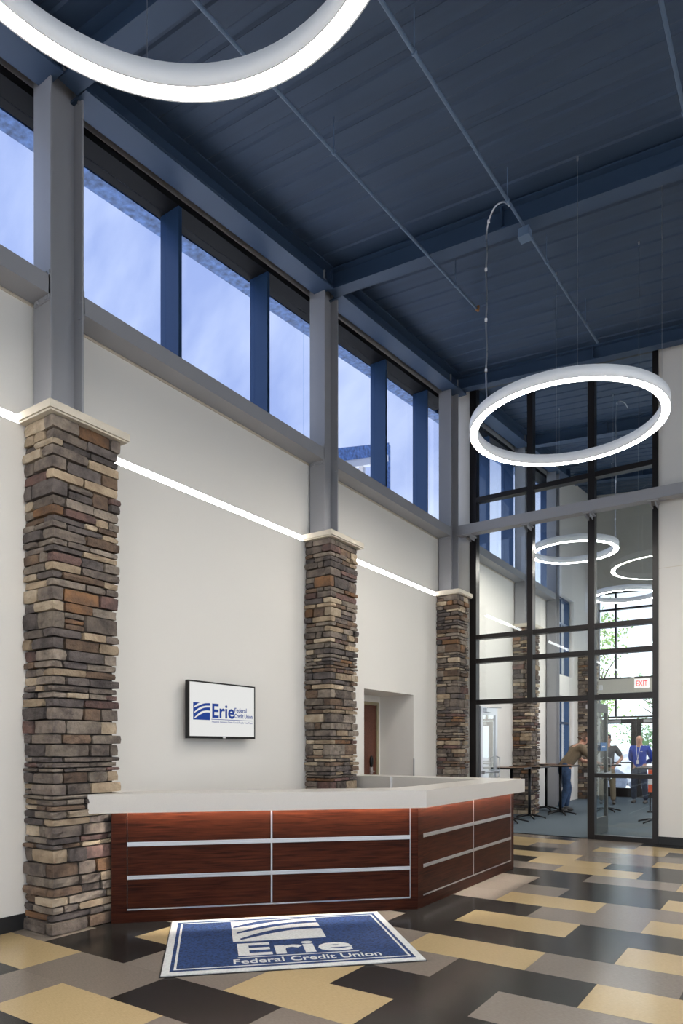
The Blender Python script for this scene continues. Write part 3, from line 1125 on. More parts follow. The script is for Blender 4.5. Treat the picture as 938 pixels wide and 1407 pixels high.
# horizontal steel girt in front of the glass with clips
t = tag(empty('steel_girt', (-3.2, 10.86, 5.1)), 'long grey steel channel crossing in front of the glass wall', 'beam')
mb = MB()
mb.box((-4.90, 10.80, 5.10), (RX, 10.81, 5.265))
mb.box((-4.90, 10.81, 5.255), (RX, 10.97, 5.265))
mb.box((-4.90, 10.81, 5.10), (RX, 10.97, 5.11))
mb.build('channel', M_steel, t)
for a, b in GM:
    m_ = (a + b) / 2
    mb = MB()
    mb.box((m_ - .07, 10.82, 5.08), (m_ + .07, GD0, 5.10))
    mb.box((m_ - .035, 10.86, 5.03), (m_ - .027, GD0, 5.08))
    mb.box((m_ + .027, 10.86, 5.03), (m_ + .035, GD0, 5.08))
    mb.build('clip_angle', M_steel, t)


# ------------------------------------------------------------------ glazed door leaves
def glazed_leaf(n, hinge, ang, label, width=.93, height=2.17, frame=M_greyframe, flip=1):
    """leaf from its hinge along local +x"""
    d = structure(empty('door_%d' % n, (hinge[0], hinge[1], .008), ang), label)
    th = .044
    st, top, bot = .10, .14, .27
    for nm, a, b in (('stile', (0, -th / 2, 0), (st, th / 2, height)), ('stile', (width - st, -th / 2, 0), (width, th / 2, height)),
                     ('top_rail', (st, -th / 2, height - top), (width - st, th / 2, height)), ('bottom_rail', (st, -th / 2, 0), (width - st, th / 2, bot))):
        MB().box(a, b).build(nm, frame, d, False, True)
    MB().box((st, -.004, bot), (width - st, .004, height - top)).build('pane', M_glass, d, False, True)
    for s_ in (-1, 1):
        mb = MB()
        mb.tube([(st * .5, s_ * (th / 2 + .05), 1.0), (width - st * .5, s_ * (th / 2 + .05), 1.0)], .017, 8)
        mb.box((st * .2, s_ * th / 2, .97), (st * .8, s_ * (th / 2 + .06), 1.03))
        mb.box((width - st * .8, s_ * th / 2, .96), (width - st * .2, s_ * (th / 2 + .06), 1.04))
        mb.build('push_bar', M_alu, d, False, True)
        mb = MB()
        mb.tube([(width - st * .5, s_ * (th / 2 + .0), .88), (width - st * .5, s_ * (th / 2 + .06), .90), (width - st * .5, s_ * (th / 2 + .06), 1.25), (width - st * .5, s_ * th / 2, 1.27)], .012, 8)
        mb.build('pull_handle', M_alu, d, False, True)
    mb = MB()
    mb.box((.12, flip * th / 2, height - .1), (.4, flip * (th / 2 + .06), height - .03))
    mb.tube([(.26, flip * (th / 2 + .03), height - .02), (.62, flip * (th / 2 + .16), height - .01)], .01, 6)
    mb.build('door_closer', M_alu, d, False, True)
    return d


d1 = glazed_leaf(1, (-4.652, GY + .13), math.radians(93), 'aluminium glazed door leaf swung open by the stone pillar', frame=M_alu, width=.90, flip=-1)
d2 = glazed_leaf(2, (-2.80, GY + .13), math.radians(87), 'grey glazed door leaf swung open behind the fixed glass panel', width=1.0, flip=1)
st_ = MB().box((.55, -.030, 1.38), (.88, -.0225, 1.52)).build('notice', M_bluesign, d2, False, True)
MB().box((.62, -.0305, 1.44), (.80, -.030, 1.465)).build('notice_mark', M_signwhite, st_, False, True)
MB().box((.02, -.024, 2.02), (.05, -.0221, 2.11)).build('red_tag', M_red, d2, False, True)

# ------------------------------------------------------------------ brown door in the alcove
d3 = structure(empty('door_3', (ax, 9.05, 0)), 'brown veneer door in the wall recess behind the desk')
MB().box((ax - .05, 8.78, .01), (ax - .012, 9.59, 2.14)).build('door_panel', M_door, d3)
for b in (((ax - .08, 9.59, 0), (ax + .012, 9.645, 2.19)), ((ax - .08, 8.725, 0), (ax + .012, 8.78, 2.19)), ((ax - .08, 8.78, 2.14), (ax + .012, 9.59, 2.19))):
    MB().box(*b).build('door_frame', M_tan_frame, d3)
mb = MB()
mb.ellipsoid((ax + .0, 9.43, 1.22), (.03, .045, .10))
k_ = mb.build('lock', M_blackmetal, d3, True)
k_['label'] = 'black and silver lock with lever'
mb = MB()
mb.box((ax - .012, 9.395, 1.02), (ax + .006, 9.465, 1.13))
mb.tube([(ax, 9.43, 1.06), (ax + .05, 9.43, 1.06), (ax + .055, 9.32, 1.055)], .011, 8)
mb.build('lever', M_alu, k_)
tag(MB().box((WX, 9.685, .95), (WX + .012, 9.71, 1.27)).build('corner_guard', M_steel), 'thin grey strip on the corner of the wall recess', 'corner guard')


# ------------------------------------------------------------------ reception desk
def desk_section(name, loc, rz, L, label, p0, pm, p1, panels=True, depth=.30):
    t = tag(empty(name, loc, rz), label, 'desk')

    def part(nm, a, b, m, parent=t):
        return MB().box(a, b).build(nm, m, parent, False, True)
    part('carcass', (.01, .022, .0), (L - .01, depth, .915), M_beige)
    part('plinth', (0, .0, 0), (L, .022, .100), M_wood)
    part('pilaster', (0, -.003, .100), (p0 - .004, .022, .915), M_wood)
    part('pilaster', (p1 + .004, -.003, .100), (L, .022, .915), M_wood)
    zr = [(.115, .357), (.39, .632), (.668, .915)]
    for xa, xb in ((p0, pm - .006), (pm + .006, p1)):
        for z0, z1 in zr:
            part('panel', (xa + .002, .0, z0 + .001), (xb - .002, .022, z1 - .001), M_wood)
    for xa, xb in ((p0 - .002, pm - .006), (pm + .006, p1 + .002)):
        part('metal_strip', (xa, -.003, .103), (xb, .022, .114), M_alu)
        for z0, z1 in ((.357, .39), (.632, .668)):
            q = part('metal_strip', (xa, .003, z0), (xb, .022, z1), M_alu)
            mz = (z0 + z1) / 2
            MB().box((xa, -.004, z0 + .003), (xb, .003, mz - .003)).build('strip_rib', M_alu, q, False, True)
            MB().box((xa, -.004, mz + .003), (xb, .003, z1 - .003)).build('strip_rib', M_alu, q, False, True)
    part('upright_strip', (pm - .006, -.003, .103), (pm + .006, .022, .915), M_alu)
    part('upright_strip', (p1 - .001, -.002, .114), (p1 + .004, .022, .915), M_alu)
    return t


R45 = PI / 4
FL = 2.63
desk_section('reception_desk', (-4.70, 3.57, 0), R45, FL, 'mahogany desk front with six panels, set diagonally behind the blue mat', .126, 1.319, 2.557)
WLEN = 2.45
desk_section('reception_desk', (-2.84, 5.43, 0), PI / 2, WLEN, 'mahogany desk side running back towards the glass wall', .105, 1.254, 2.372)
t = tag(empty('reception_desk', (-2.84, 7.88, 0), PI), 'rear return of the reception desk towards the window wall', 'desk')
MB().box((0.302, 0, 0), (2.28, .3, .915)).build('carcass', M_beige, t, False, True)
MB().box((0.0, -.012, 0), (2.28, 0, .915)).build('outer_panel', M_wood, t, False, True)

OUT = .108
k_out = -8.27 + OUT * math.sqrt(2)
ox = -2.84 + OUT
A = (-4.742, -4.742 - k_out)
B_ = (ox, ox - k_out)
C_ = (ox, 7.98)
D_ = (WX + .002, 7.98)
k_in = k_out - .40 * math.sqrt(2)
ix = ox - .40
A2 = (-4.742, -4.742 - k_in)
B2 = (ix, ix - k_in)
C2 = (ix, 7.58)
D2 = (WX + .002, 7.58)
t = tag(empty('countertop', (-3.5, 5.5, .92)), 'thick white quartz countertop running round the reception desk', 'countertop')
ZT, ZP, ZB = 1.075, 1.03, .92


def quad_prism(nm, pts, z0, z1, m, parent):
    return MB().prism(pts, z0, z1).build(nm, m, parent)


mb = MB()
mb.prism([A, B_, B2, A2], ZP, ZT)
mb.prism([B_, C_, (ix, 7.98), C2, B2], ZP, ZT)
mb.prism([(ix, 7.98), D_, D2, C2], ZP, ZT)
mb.build('top', M_quartz, t)


def offs(k):          # inner face of the fascia
    o_ = OUT - k
    kk = -8.27 + o_ * math.sqrt(2)
    xx = -2.84 + o_
    return [(-4.742, -4.742 - kk), (xx, xx - kk), (xx, 7.98 - k), (WX + .002, 7.98 - k)]


FI = offs(.048)
for nm, p in (('fascia', [A, B_, FI[1], FI[0]]), ('fascia', [B_, C_, FI[2], FI[1]]), ('fascia', [C_, D_, FI[3], FI[2]])):
    quad_prism(nm, p, ZB, ZP, M_quartz, t)
# fascia on the staff side of the return
quad_prism('inner_fascia', [(ix, 7.58), D2, (D2[0], 7.60), (ix, 7.60)], ZB, ZP, M_quartz, t)
quad_prism('inner_fascia', [(ix, 7.6), (ix, B2[1]), (ix + .02, B2[1]), (ix + .02, 7.6)], ZB, ZP, M_quartz, t)
quad_prism('inner_fascia', [A2, B2, (B2[0] + .014, B2[1] - .014), (A2[0] + .014, A2[1] - .014)], ZB, ZP, M_quartz, t)
# joint cover in the rear fascia
MB().box((-4.36, 7.565, .93), (-4.33, 7.58, 1.077)).build('joint_cover', M_white, t)
# LED strips tucked behind the fascia
t2 = tag(empty('desk_light_strip', (-4.70, 3.57, 1.02), R45), 'hidden LED strip glowing under the front edge of the countertop', 'light')
MB().box((.10, -.034, -.004), (FL - .02, -.018, .008)).build('diffuser', M_deskled, t2, False, True)
t2 = tag(empty('desk_light_strip', (-2.84, 5.43, 1.02), PI / 2), 'hidden LED strip glowing under the side edge of the countertop', 'light')
MB().box((.03, -.034, -.004), (WLEN - .06, -.018, .008)).build('diffuser', M_deskled, t2, False, True)


# ------------------------------------------------------------------ writing
def text_mesh(body, size, bold=0.0, align='LEFT', sx=1.0, depth=.0):
    cu = bpy.data.curves.new('lettering', 'FONT')
    cu.body = body
    cu.size = size
    cu.offset = bold * size
    cu.align_x = align
    cu.resolution_u = 3
    cu.extrude = depth
    o = bpy.data.objects.new('tmp', cu)
    COL.objects.link(o)
    dg = bpy.context.evaluated_depsgraph_get()
    me = bpy.data.meshes.new_from_object(o.evaluated_get(dg))
    bpy.data.objects.remove(o)
    for v in me.vertices:
        v.co.x *= sx
    me.name = 'lettering'
    me.materials.clear()
    return me


def width_of(me):
    return max(v.co.x for v in me.vertices) - min(v.co.x for v in me.vertices)


def lettering(name, body, size, m, parent, mtx, bold=0.0, width=None, depth=.0005):
    me = text_mesh(body, size, bold, depth=depth)
    if width:
        s_ = width / width_of(me)
        for v in me.vertices:
            v.co.x *= s_
    me.transform(mtx)
    me.materials.append(m)
    return link(name, me, parent)


def swooshes():
    """three curved bands across a unit square, each a closed outline (x, y)"""
    res = []
    for (xa, ya_, xb, yb_, bulge, th0, th1) in ((.02, .70, 1.0, 1.06, .10, .02, .15), (.05, .40, 1.0, .80, .12, .03, .13), (.08, .10, 1.0, .50, .14, .04, .14)):
        up, lo = [], []
        for k in range(13):
            u = k / 12
            x = xa + (xb - xa) * u
            yc = ya_ + (yb_ - ya_) * u + bulge * math.sin(PI * u)
            th = th0 + (th1 - th0) * min(1, math.sin(PI * min(u * 1.1 + .08, .75)))
            yu, yl = min(1, yc + th / 2), min(1, yc - th / 2)
            up.append((x, yu))
            lo.append((x, yl))
        res.append((up, lo))
    return res


def swoosh_part(name, m, parent, mtx, thick):
    for up, lo in swooshes():
        n = len(up)
        v = [(x, y, 0) for x, y in up] + [(x, y, 0) for x, y in lo] + [(x, y, thick) for x, y in up] + [(x, y, thick) for x, y in lo]
        f = []
        for i in range(n - 1):
            f.append((i, i + 1, n + i + 1, n + i))
            f.append((2 * n + i, 3 * n + i, 3 * n + i + 1, 2 * n + i + 1))
            f.append((i, 2 * n + i, 2 * n + i + 1, i + 1))
            f.append((n + i, n + i + 1, 3 * n + i + 1, 3 * n + i))
        me = MB().add(v, f).mesh(name)
        me.transform(mtx)
        me.materials.append(m)
        link(name, me, parent)


# ------------------------------------------------------------------ wall screen
TVX = -5.045
t = tag(empty('wall_screen', (TVX, 5.25, 1.84)), 'flat screen on the white wall showing a blue logo', 'screen')
y0, y1, z0, z1 = 4.745, 5.745, 1.545, 2.130
MB().box((TVX - .045, y0, z0), (TVX - .004, y1, z1)).build('case', M_blackmetal, t)
bz = .016
for a, b in (((TVX - .004, y0, z0), (TVX, y1, z0 + .024)), ((TVX - .004, y0, z1 - bz), (TVX, y1, z1)), ((TVX - .004, y0, z0 + .024), (TVX, y0 + bz, z1 - bz)), ((TVX - .004, y1 - bz, z0 + .024), (TVX, y1, z1 - bz))):
    MB().box(a, b).build('bezel', M_blackmetal, t)
scr = MB().box((TVX - .006, y0 + bz, z0 + .024), (TVX - .002, y1 - bz, z1 - bz)).build('display', M_screen, t)
MB().box((TVX - .10, 5.05, 1.70), (TVX - .045, 5.45, 2.0)).build('wall_bracket', M_blackmetal, t)
MB().box((TVX, 5.23, z0 + .004), (TVX + .003, 5.27, z0 + .014)).build('indicator', M_white, t)
# screen frame: local x along +Y, local y up, facing +X
tvm = Matrix(((0, 0, 1, TVX - .002 - t.location.x), (1, 0, 0, 0), (0, 1, 0, 0), (0, 0, 0, 1)))


def tv_at(yy, zz):
    m_ = tvm.copy()
    m_[1][3] = yy - t.location.y
    m_[2][3] = zz - t.location.z
    return m_


W_ = y1 - y0 - 2 * bz
lx, lz, ls = y0 + .065, 1.735, .235
MB().box((TVX - .002, lx, lz), (TVX - .0012, lx + ls, lz + .175)).build('logo_square', M_logo, scr)
swoosh_part('logo_swoosh', M_screen, scr, tv_at(lx, lz) @ Matrix.Translation((0, 0, .0008)) @ Matrix.Diagonal((ls, .175, 1, 1)), .0006)
lettering('logo_word', 'Erie', .205, M_logo, scr, tv_at(lx + .255, lz + .03), .022, .335)
lettering('logo_word', 'Federal', .066, M_logo, scr, tv_at(lx + .60, lz + .098), .02, .19)
lettering('logo_word', 'Credit Union', .066, M_logo, scr, tv_at(lx + .60, lz + .035), .02, .29)
MB().box((TVX - .002, lx + .255, lz + .008), (TVX - .0012, lx + .89, lz + .014)).build('logo_rule', M_logo, scr)
lettering('logo_tagline', 'Financial Solutions From Good People You Trust', .03, M_logo, scr, tv_at(lx + .26, lz - .024), .004, .63)

# ------------------------------------------------------------------ floor mat
mc = Vector((-3.21, 4.012, .0))
t = tag(empty('floor_mat', mc, R45), 'blue and white logo mat lying in front of the desk', 'mat')
ML, MW = 1.75, 1.37


def mrect(nm, x0, y0, x1, y1, z0, z1, m, parent=t):
    return MB().box((x0, y0, z0), (x1, y1, z1)).build(nm, m, parent, False, True)


mrect('rubber_backing', -ML / 2 - .008, -MW / 2 - .008, ML / 2 + .008, MW / 2 + .008, .0, .006, M_black)
hx, hy = ML / 2, MW / 2
pile = mrect('pile', -hx + .05, -hy + .06, hx - .05, hy - .06, .006, .011, M_mat_blue)
for a in ((-hx, -hy, hx, -hy + .06), (-hx, hy - .06, hx, hy), (-hx, -hy + .06, -hx + .05, hy - .06), (hx - .05, -hy + .06, hx, hy - .06)):
    mrect('border', a[0], a[1], a[2], a[3], .006, .011, M_mat_white)
ii, ww = .075, .016
for a in ((-hx + ii, -hy + ii + .02, hx - ii, -hy + ii + .02 + ww), (-hx + ii, hy - ii - .02 - ww, hx - ii, hy - ii - .02), (-hx + ii, -hy + ii + .02 + ww, -hx + ii + ww, hy - ii - .02 - ww), (hx - ii - ww, -hy + ii + .02 + ww, hx - ii, hy - ii - .02 - ww)):
    mrect('inner_line', a[0], a[1], a[2], a[3], .011, .0118, M_mat_white)


def mm(x, y, z):
    return Matrix.Translation((x, y, z))


lx0, lx1, ly0, ly1 = -.40, .30, -.02, .56
sq = mrect('logo_square', lx0, ly0, lx1, ly1, .011, .012, M_mat_white)
swoosh_part('logo_swoosh', M_mat_blue, sq, mm(lx0, ly0, .012) @ Matrix.Diagonal((lx1 - lx0, ly1 - ly0, 1, 1)), .0012)
lettering('logo_word', 'Erie', .40, M_mat_white, pile, mm(lx0 + .0, -.36, .0112), .026, .82, .0008)
mrect('logo_rule', lx0, -.055, lx1 + .12, -.04, .0112, .0124, M_mat_blue, pile)
mrect('logo_rule', lx0 + .02, -.415, lx1 + .17, -.402, .0112, .0124, M_mat_white, pile)
lettering('logo_word', 'Federal Credit Union', .135, M_mat_white, pile, mm(lx0 - .02, -.535, .0112), .012, 1.02, .0008)


# ------------------------------------------------------------------ room beyond: walls and entrance
mb = MB()
holes = [(-4.93, -1.2, 3.43, 6.0), (-4.93, -1.2, 0.0, 3.02)]
xs = [WX - .38, -4.93, -1.2, 2.4]
zt_ = 9.1
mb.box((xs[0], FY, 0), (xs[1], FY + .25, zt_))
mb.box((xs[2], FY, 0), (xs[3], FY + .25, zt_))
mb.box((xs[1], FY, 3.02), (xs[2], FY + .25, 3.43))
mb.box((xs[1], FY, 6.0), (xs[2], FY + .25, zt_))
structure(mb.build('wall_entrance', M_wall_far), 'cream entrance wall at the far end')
mb = MB()
mb.box((2.2, GY + .2, 0), (2.4, 12.0, 9.2))
mb.box((2.2, 19.6, 0), (2.4, FY, 9.2))
mb.box((2.2, 12.0, 5.4), (2.4, 19.6, 9.2))
structure(mb.build('wall_beyond', M_wall), 'side wall of the room beyond the glass')
w = structure(empty('window_16', (2.3, 15.8, 0)), 'unseen window added to bring daylight into the room beyond')  # unseen glazing added to brighten the room beyond
for yy in (12.03, 14.5, 17.0, 19.57):
    MB().box((2.24, yy - .03, 0), (2.34, yy + .03, 5.4)).build('mullion', M_frame, w)
MB().box((2.29, 12.06, 0), (2.296, 19.54, 5.4)).build('pane', M_glass, w)


def facade_window(n, xm, za, zb, rails, label):
    w = structure(empty('window_%d' % n, (-3.0, FY, za)), label)
    f = .05
    y0, y1 = FY + .04, FY + .16
    xe = [-4.93] + xm + [-1.2]
    for x in xe:
        MB().box((x - f / 2, y0, za), (x + f / 2, y1, zb)).build('mullion', M_frame, w)
    for r in [za + f / 2] + rails + [zb - f / 2]:
        MB().box((xe[0] + f / 2, y0 + .003, r - f / 2), (xe[-1] - f / 2, y1 - .003, r + f / 2)).build('rail', M_frame, w)
    zs = [za + f] + rails + [zb - f]
    for a, b in zip(xe, xe[1:]):
        for c, d in zip(zs, zs[1:]):
            MB().box((a + f / 2, FY + .09, c), (b - f / 2, FY + .096, d)).build('pane', M_glass, w)


facade_window(9, [-4.45, -3.2, -2.0], 3.43, 6.0, [5.48], 'upper entrance window with sky and branches behind')
facade_window(10, [-4.45, -3.3, -2.0], 2.30, 3.02, [], 'transom window over the entrance doors')


def entrance_door(n, xa, xb, label):
    d = structure(empty('door_%d' % n, (xa, FY + .1, 0)), label)
    y0, y1 = FY + .07, FY + .12
    st, top, bot = .13, .14, .26
    for nm, a, b in (('stile', (xa, y0, 0), (xa + st, y1, 2.27)), ('stile', (xb - st, y0, 0), (xb, y1, 2.27)),
                     ('top_rail', (xa + st, y0, 2.27 - top), (xb - st, y1, 2.27)), ('bottom_rail', (xa + st, y0, 0), (xb - st, y1, bot))):
        MB().box(a, b).build(nm, M_frame, d)
    MB().box((xa + st, FY + .092, bot), (xb - st, FY + .098, 2.27 - top)).build('pane', M_glass, d)
    MB().tube([(xa + st * .5, y0 - .06, 1.0), (xb - st * .5, y0 - .06, 1.0)], .02, 8).build('push_bar', M_blackmetal, d)
    MB().box((xa + .2, y0 - .05, 2.16), (xa + .55, y0, 2.24)).build('door_closer', M_alu, d)


entrance_door(4, -4.86, -3.90, 'dark framed entrance door leaf to the left of the man in blue')
entrance_door(5, -3.89, -2.93, 'dark framed entrance door leaf behind the man in blue')
entrance_door(6, -2.2, -1.24, 'dark framed entrance door leaf hidden beyond the wall')
MB().box((-2.93, FY + .05, 0), (-2.2, FY + .12, 2.3))
sl = structure(empty('window_11', (-2.55, FY + .1, 0)), 'fixed glass panel beside the entrance doors')
MB().box((-2.93, FY + .07, 0), (-2.2, FY + .12, .26)).build('bottom_rail', M_frame, sl)
MB().box((-2.93, FY + .092, .26), (-2.2, FY + .098, 2.3)).build('pane', M_glass, sl)

ex = tag(empty('exit_sign', (-3.72, FY - .03, 3.12)), 'white exit sign with red letters above the entrance doors', 'sign')
MB().box((-3.92, FY - .05, 3.14), (-3.53, FY - .002, 3.40)).build('panel', emit_mat('backlit_sign', (1.0, 0.93, 0.93), 0.55), ex)
ew = lettering('lettering', 'EXIT', .22, M_red, ex, Matrix(((1, 0, 0, -.16), (0, 0, -1, -.0215), (0, 1, 0, .075), (0, 0, 0, 1))), .01, .30, .001)
t = tag(empty('emergency_light', (-4.83, FY - .04, 3.14)), 'small white box on the entrance wall under the windows', 'light fitting')
MB().box((-4.90, FY - .05, 3.13), (-4.80, FY - .001, 3.27)).build('case', M_white, t)
MB().box((-4.89, FY - .06, 3.15), (-4.81, FY - .05, 3.25)).build('lens', M_signwhite, t)

# ------------------------------------------------------------------ rest of the lobby shell (daylight side)
mb = MB()
for a, b in ((BY, -4.6), (-.3, 0.0), (4.3, 4.6), (8.9, GY + .2)):
    mb.box((RX, a, 0), (RX + .25, b, 8.0))
mb.box((RX, BY, 0), (RX + .25, GY, .1))
mb.box((RX, BY, 6.0), (RX + .25, GY, 8.0))
structure(mb.build('wall_right', M_wall), 'white wall opposite the windows')
mb = MB()
mb.box((WX - .38, BY - .25, 0), (-4.6, BY, 7.4))
mb.box((4.1, BY - .25, 0), (RX + .25, BY, 7.4))
mb.box((-4.6, BY - .25, 5.2), (4.1, BY, 7.4))
structure(mb.build('wall_back', M_wall), 'white wall behind the viewer')
for n, (a, b) in enumerate(((-4.6, -.3), (.0, 4.3), (4.6, 8.9))):
    w = structure(empty('window_%d' % (12 + n), (RX + .1, a, .1)), 'unseen tall window opposite the desk, enlarged for daylight fill')  # unseen glazing sized to fill the lobby with daylight
    for yy in (a + .03, (a + b) / 2, b - .03):
        MB().box((RX + .06, yy - .03, .1), (RX + .18, yy + .03, 6.0)).build('mullion', M_frame, w)
    for zz in (.13, 2.3, 4.2, 5.97):
        MB().box((RX + .065, a, zz - .03), (RX + .175, b, zz + .03)).build('rail', M_frame, w)
    MB().box((RX + .12, a, .1), (RX + .126, b, 6.0)).build('pane', M_glass, w)
w = structure(empty('window_15', (0, BY - .1, 0)), 'unseen tall window behind the viewer, enlarged for daylight fill')  # out of view, made large for extra daylight on the window wall
for xx in (-4.57, -2.4, -.25, 1.9, 4.07):
    MB().box((xx - .03, BY - .16, 0), (xx + .03, BY - .06, 5.2)).build('mullion', M_frame, w)
for zz in (.03, 2.3, 5.17):
    MB().box((-4.6, BY - .155, zz - .03), (4.1, BY - .065, zz + .03)).build('rail', M_frame, w)
MB().box((-4.6, BY - .11, 0), (4.1, BY - .104, 5.2)).build('pane', M_glass, w)


# ------------------------------------------------------------------ bistro tables
def bistro_table(x, y, rz, label, w=.62):
    t = tag(empty('bistro_table', (x, y, 0), rz), label, 'table', 'tall bistro tables on the carpet')
    MB().box((-w / 2, -w / 2, 1.035), (w / 2, w / 2, 1.062)).build('top', M_tabletop, t, False, True)
    mb = MB()
    e = w / 2
    for a, b in (((-e - .006, -e - .006, 1.033), (e + .006, -e, 1.064)), ((-e - .006, e, 1.033), (e + .006, e + .006, 1.064)), ((-e - .006, -e, 1.033), (-e, e, 1.064)), ((e, -e, 1.033), (e + .006, e, 1.064))):
        mb.box(a, b)
    mb.build('edge_band', M_blackmetal, t, False, True)
    MB().tube([(0, 0, .05), (0, 0, 1.035)], .03, 12).build('pole', M_blackmetal, t, True, True)
    MB().box((-.16, -.16, 1.025), (.16, .16, 1.035)).build('mounting_plate', M_blackmetal, t, False, True)
    for k in range(5):
        a = 2 * PI * k / 5 + .3
        c, s_ = math.cos(a), math.sin(a)
        MB().tube([(0, 0, .075), (c * .15, s_ * .15, .06), (c * .32, s_ * .32, .022)], [.024, .02, .014], 7).build('foot', M_blackmetal, t, True, True)
        MB().tube([(c * .31, s_ * .31, .0), (c * .31, s_ * .31, .022)], .016, 7).build('glide', M_black, t, True, True)
    return t


bistro_table(-4.62, 12.72, .1, 'tall bistro table half hidden behind the end of the countertop')
bistro_table(-4.56, 13.60, .0, 'tall bistro table in front of the far stone pillar')
bistro_table(-4.84, 15.60, .0, 'tall bistro table right of the far stone pillar, near the white wall', .56)
bistro_table(-4.27, 14.76, .0, 'tall bistro table just behind the leaning man')
bistro_table(-3.62, 16.05, .2, 'tall bistro table the leaning man rests on')
bistro_table(-2.28, 14.08, .1, 'tall bistro table at the glass panel edge, below the man in blue')
t = tag(empty('laptop', (-2.36, 14.1, 1.064), .4), 'thin closed laptop on the bistro table by the man in blue', 'laptop')
MB().box((-.17, -.12, 0), (.17, .12, .012)).build('base', M_alu, t, False, True)
MB().box((-.17, -.12, .013), (.17, .12, .022)).build('lid', M_greyframe, t, False, True)
t = tag(empty('barrier_panel', (-2.62, 16.4, 0), .2), 'orange and white barrier panel beside the man in blue', 'barrier')
for k, m_ in enumerate((M_orange, M_signwhite, M_orange)):
    MB().box((-.18, -.012, .45 + .17 * k), (.18, .012, .62 + .17 * k)).build('stripe', m_, t, False, True)
for x_ in (-.14, .14):
    MB().box((x_ - .015, -.02, 0), (x_ + .015, .02, .45)).build('leg', M_blackmetal, t, False, True)
MB().box((-.2, -.14, 0), (.2, .14, .03)).build('foot', M_black, t, False, True)


# ------------------------------------------------------------------ people
def skin_mesh(name, pts, edges, root, m, parent, sub=2):
    me = bpy.data.meshes.new(name)
    me.from_pydata([p[:3] for p in pts], edges, [])
    o = bpy.data.objects.new(name, me)
    COL.objects.link(o)
    md = o.modifiers.new('skin', 'SKIN')
    md.use_smooth_shade = True
    sv = me.skin_vertices[0].data
    for i, p in enumerate(pts):
        r = p[3]
        sv[i].radius = r if isinstance(r, tuple) else (r, r)
        sv[i].use_root = (i == root)
    ss = o.modifiers.new('sub', 'SUBSURF')
    ss.levels = sub
    ss.render_levels = sub
    dg = bpy.context.evaluated_depsgraph_get()
    out = bpy.data.meshes.new_from_object(o.evaluated_get(dg))
    bpy.data.objects.remove(o)
    out.name = name
    out.materials.clear()
    out.materials.append(m)
    for p in out.polygons:
        p.use_smooth = True
    return link(name, out, parent)


def hand_pts(w, d, side, r=.0085):
    """finger chains from the wrist w along d; side is the thumb side"""
    w, d, side = Vector(w), Vector(d).normalized(), Vector(side).normalized()
    nrm = d.cross(side).normalized()
    palm = w + d * .05
    chains = []
    for k, (off, L) in enumerate(((.03, .078), (.010, .085), (-.010, .08), (-.029, .062))):
        b = w + d * .085 + side * off
        chains.append([palm + side * off * .6, b, b + d * L * .5 + nrm * .012, b + d * L * .8 + nrm * .032])
    b = w + d * .035 + side * .038
    chains.append([w + d * .03, b, b + d * .035 + side * .018, b + d * .062 + side * .02 + nrm * .01])
    return palm, chains, r


